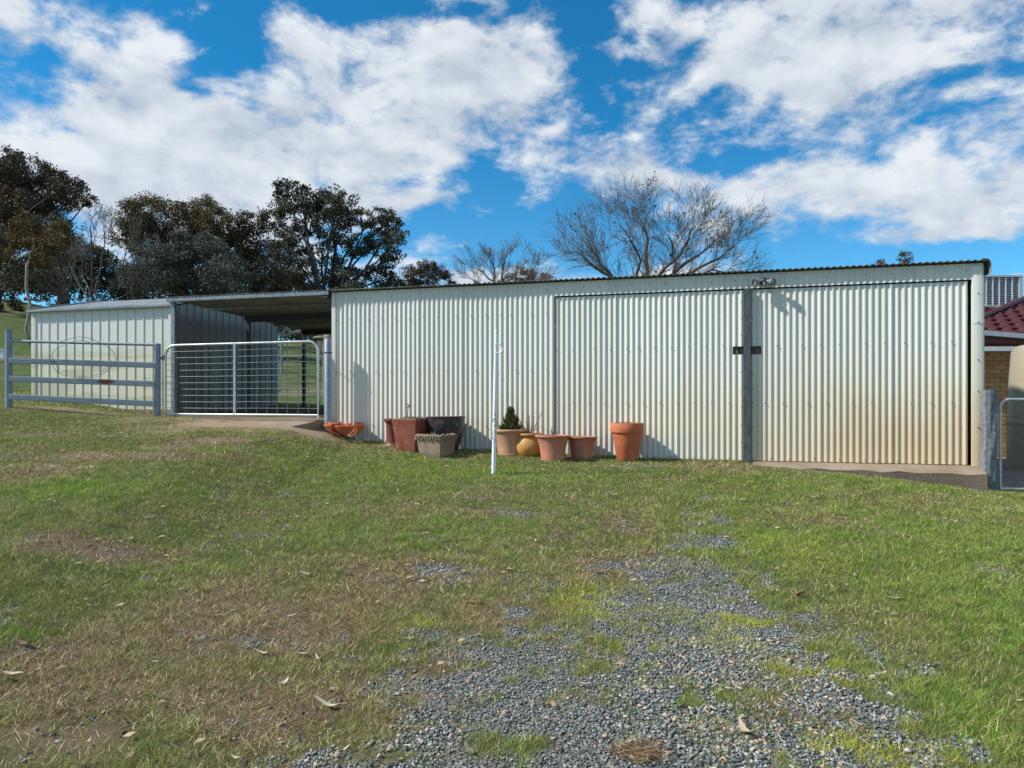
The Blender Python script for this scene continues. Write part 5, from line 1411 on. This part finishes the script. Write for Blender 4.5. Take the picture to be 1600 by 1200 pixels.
for (px, py, ln, kd, ang) in spots_:
    p = gp(px, py); L_ = max(ln, 11) * p.y / F
    me = rl.choice(protos['b' if kd else 'p'])
    o = bpy.data.objects.new('fallen_leaf', me); COL.objects.link(o); o.location = (p.x, p.y, p.z + .018); o.scale = (L_, L_, L_ * .7)
    o.rotation_euler = (rl.uniform(-.2, .2), rl.uniform(-.12, .12), ang * 1.3 + rl.uniform(-.2, .2) + (PI if rl.random() < .5 else 0))
    lb = named.get((px, py))
    if lb: tag(o, lb[0], 'leaf')
    else:
        kd_ = 'brown' if kd else 'pale'
        hor = 'far left' if px < 400 else 'left centre' if px < 800 else 'right centre' if px < 1200 else 'far right'
        dep = 'close to the sheds' if py < 790 else 'on the middle lawn' if py < 940 else 'in the lower lawn' if py < 1060 else 'near the bottom edge'
        unl.setdefault((kd_, dep, hor), []).append((px, o))
ORD = ['leftmost', 'second from left', 'third from left', 'fourth from left', 'fifth from left', 'sixth from left', 'seventh from left', 'eighth from left', 'ninth from left', 'tenth from left', 'eleventh from left']
for (kd_, dep, hor), lst in unl.items():
    lst.sort(key=lambda q: q[0])
    for k_, (px, o) in enumerate(lst):
        w_ = ('only' if len(lst) == 1 else 'rightmost' if k_ == len(lst) - 1 else ORD[k_])
        tag(o, '%s %s dry leaf %s, %s' % (w_, kd_, dep, hor), 'leaf', 'fallen leaves on the ground')
# small unnumbered litter of bits of leaf and bark
rn_ = np.random.default_rng(31); n_ = 1600
yy_ = rn_.uniform(2.6, 11, n_); xx_ = rn_.uniform(-.72, .72, n_) * yy_; kk_ = ~in_block(xx_, yy_) & (fbm(xx_ * 1.6, yy_ * 1.6, 6, 3) > .54); xx_, yy_ = xx_[kk_], yy_[kk_]; n_ = len(xx_)
aa_ = rn_.uniform(0, PI, n_); ll_ = rn_.uniform(.008, .024, n_) * (1 + yy_ / 14); ww_ = ll_ * rn_.uniform(.2, .5, n_); zz_ = H(xx_, yy_) + .02
dx_, dy_ = np.cos(aa_), np.sin(aa_)
Q_ = np.stack([np.stack([xx_ - dx_ * ll_, yy_ - dy_ * ll_, zz_], 1), np.stack([xx_ - dy_ * ww_, yy_ + dx_ * ww_, zz_ + .008], 1), np.stack([xx_ + dx_ * ll_, yy_ + dy_ * ll_, zz_ + rn_.uniform(-.006, .01, n_)], 1), np.stack([xx_ + dy_ * ww_, yy_ - dx_ * ww_, zz_], 1)], 1)
cc_ = np.where((rn_.random(n_) < .7)[:, None], np.array([.42, .33, .21]), np.array([.22, .14, .09])) * rn_.uniform(.7, 1.2, (n_, 1))
tag(np_mesh('leaf_litter', Q_.reshape(-1, 3), np.arange(n_ * 4).reshape(-1, 4), M_LEAF, None, np.repeat(cc_, 4, axis=0)), 'tiny scattered bits of dry leaf and bark over the lawn', 'litter', kind='stuff')
# tuft of dead straw at the lower edge
p = gp(1000, 1188)
V_, F_, C_ = blades(420, lambda i: (lambda x, y, a: (Vector((p.x + x, p.y + y, p.z + random.uniform(.0, .03))), Vector((p.x + x + math.cos(a) * .07, p.y + y + math.sin(a) * .05, p.z + random.uniform(.0, .04))), .0016, jit((.24, .14, .08) if i % 3 else (.36, .27, .16))))(random.gauss(0, .045), random.gauss(0, .035), random.uniform(0, 2 * PI)))
o = np_mesh('straw_clump', V_, F_, M_LEAF, None, C_); tag(o, 'flattened clump of dead brown straw on the gravel at the bottom edge', 'straw')

print('TRIS', sum(sum(len(p.vertices) - 2 for p in o.data.polygons[:50]) / max(1, min(50, len(o.data.polygons))) * len(o.data.polygons) for o in bpy.data.objects if o.type == 'MESH'))
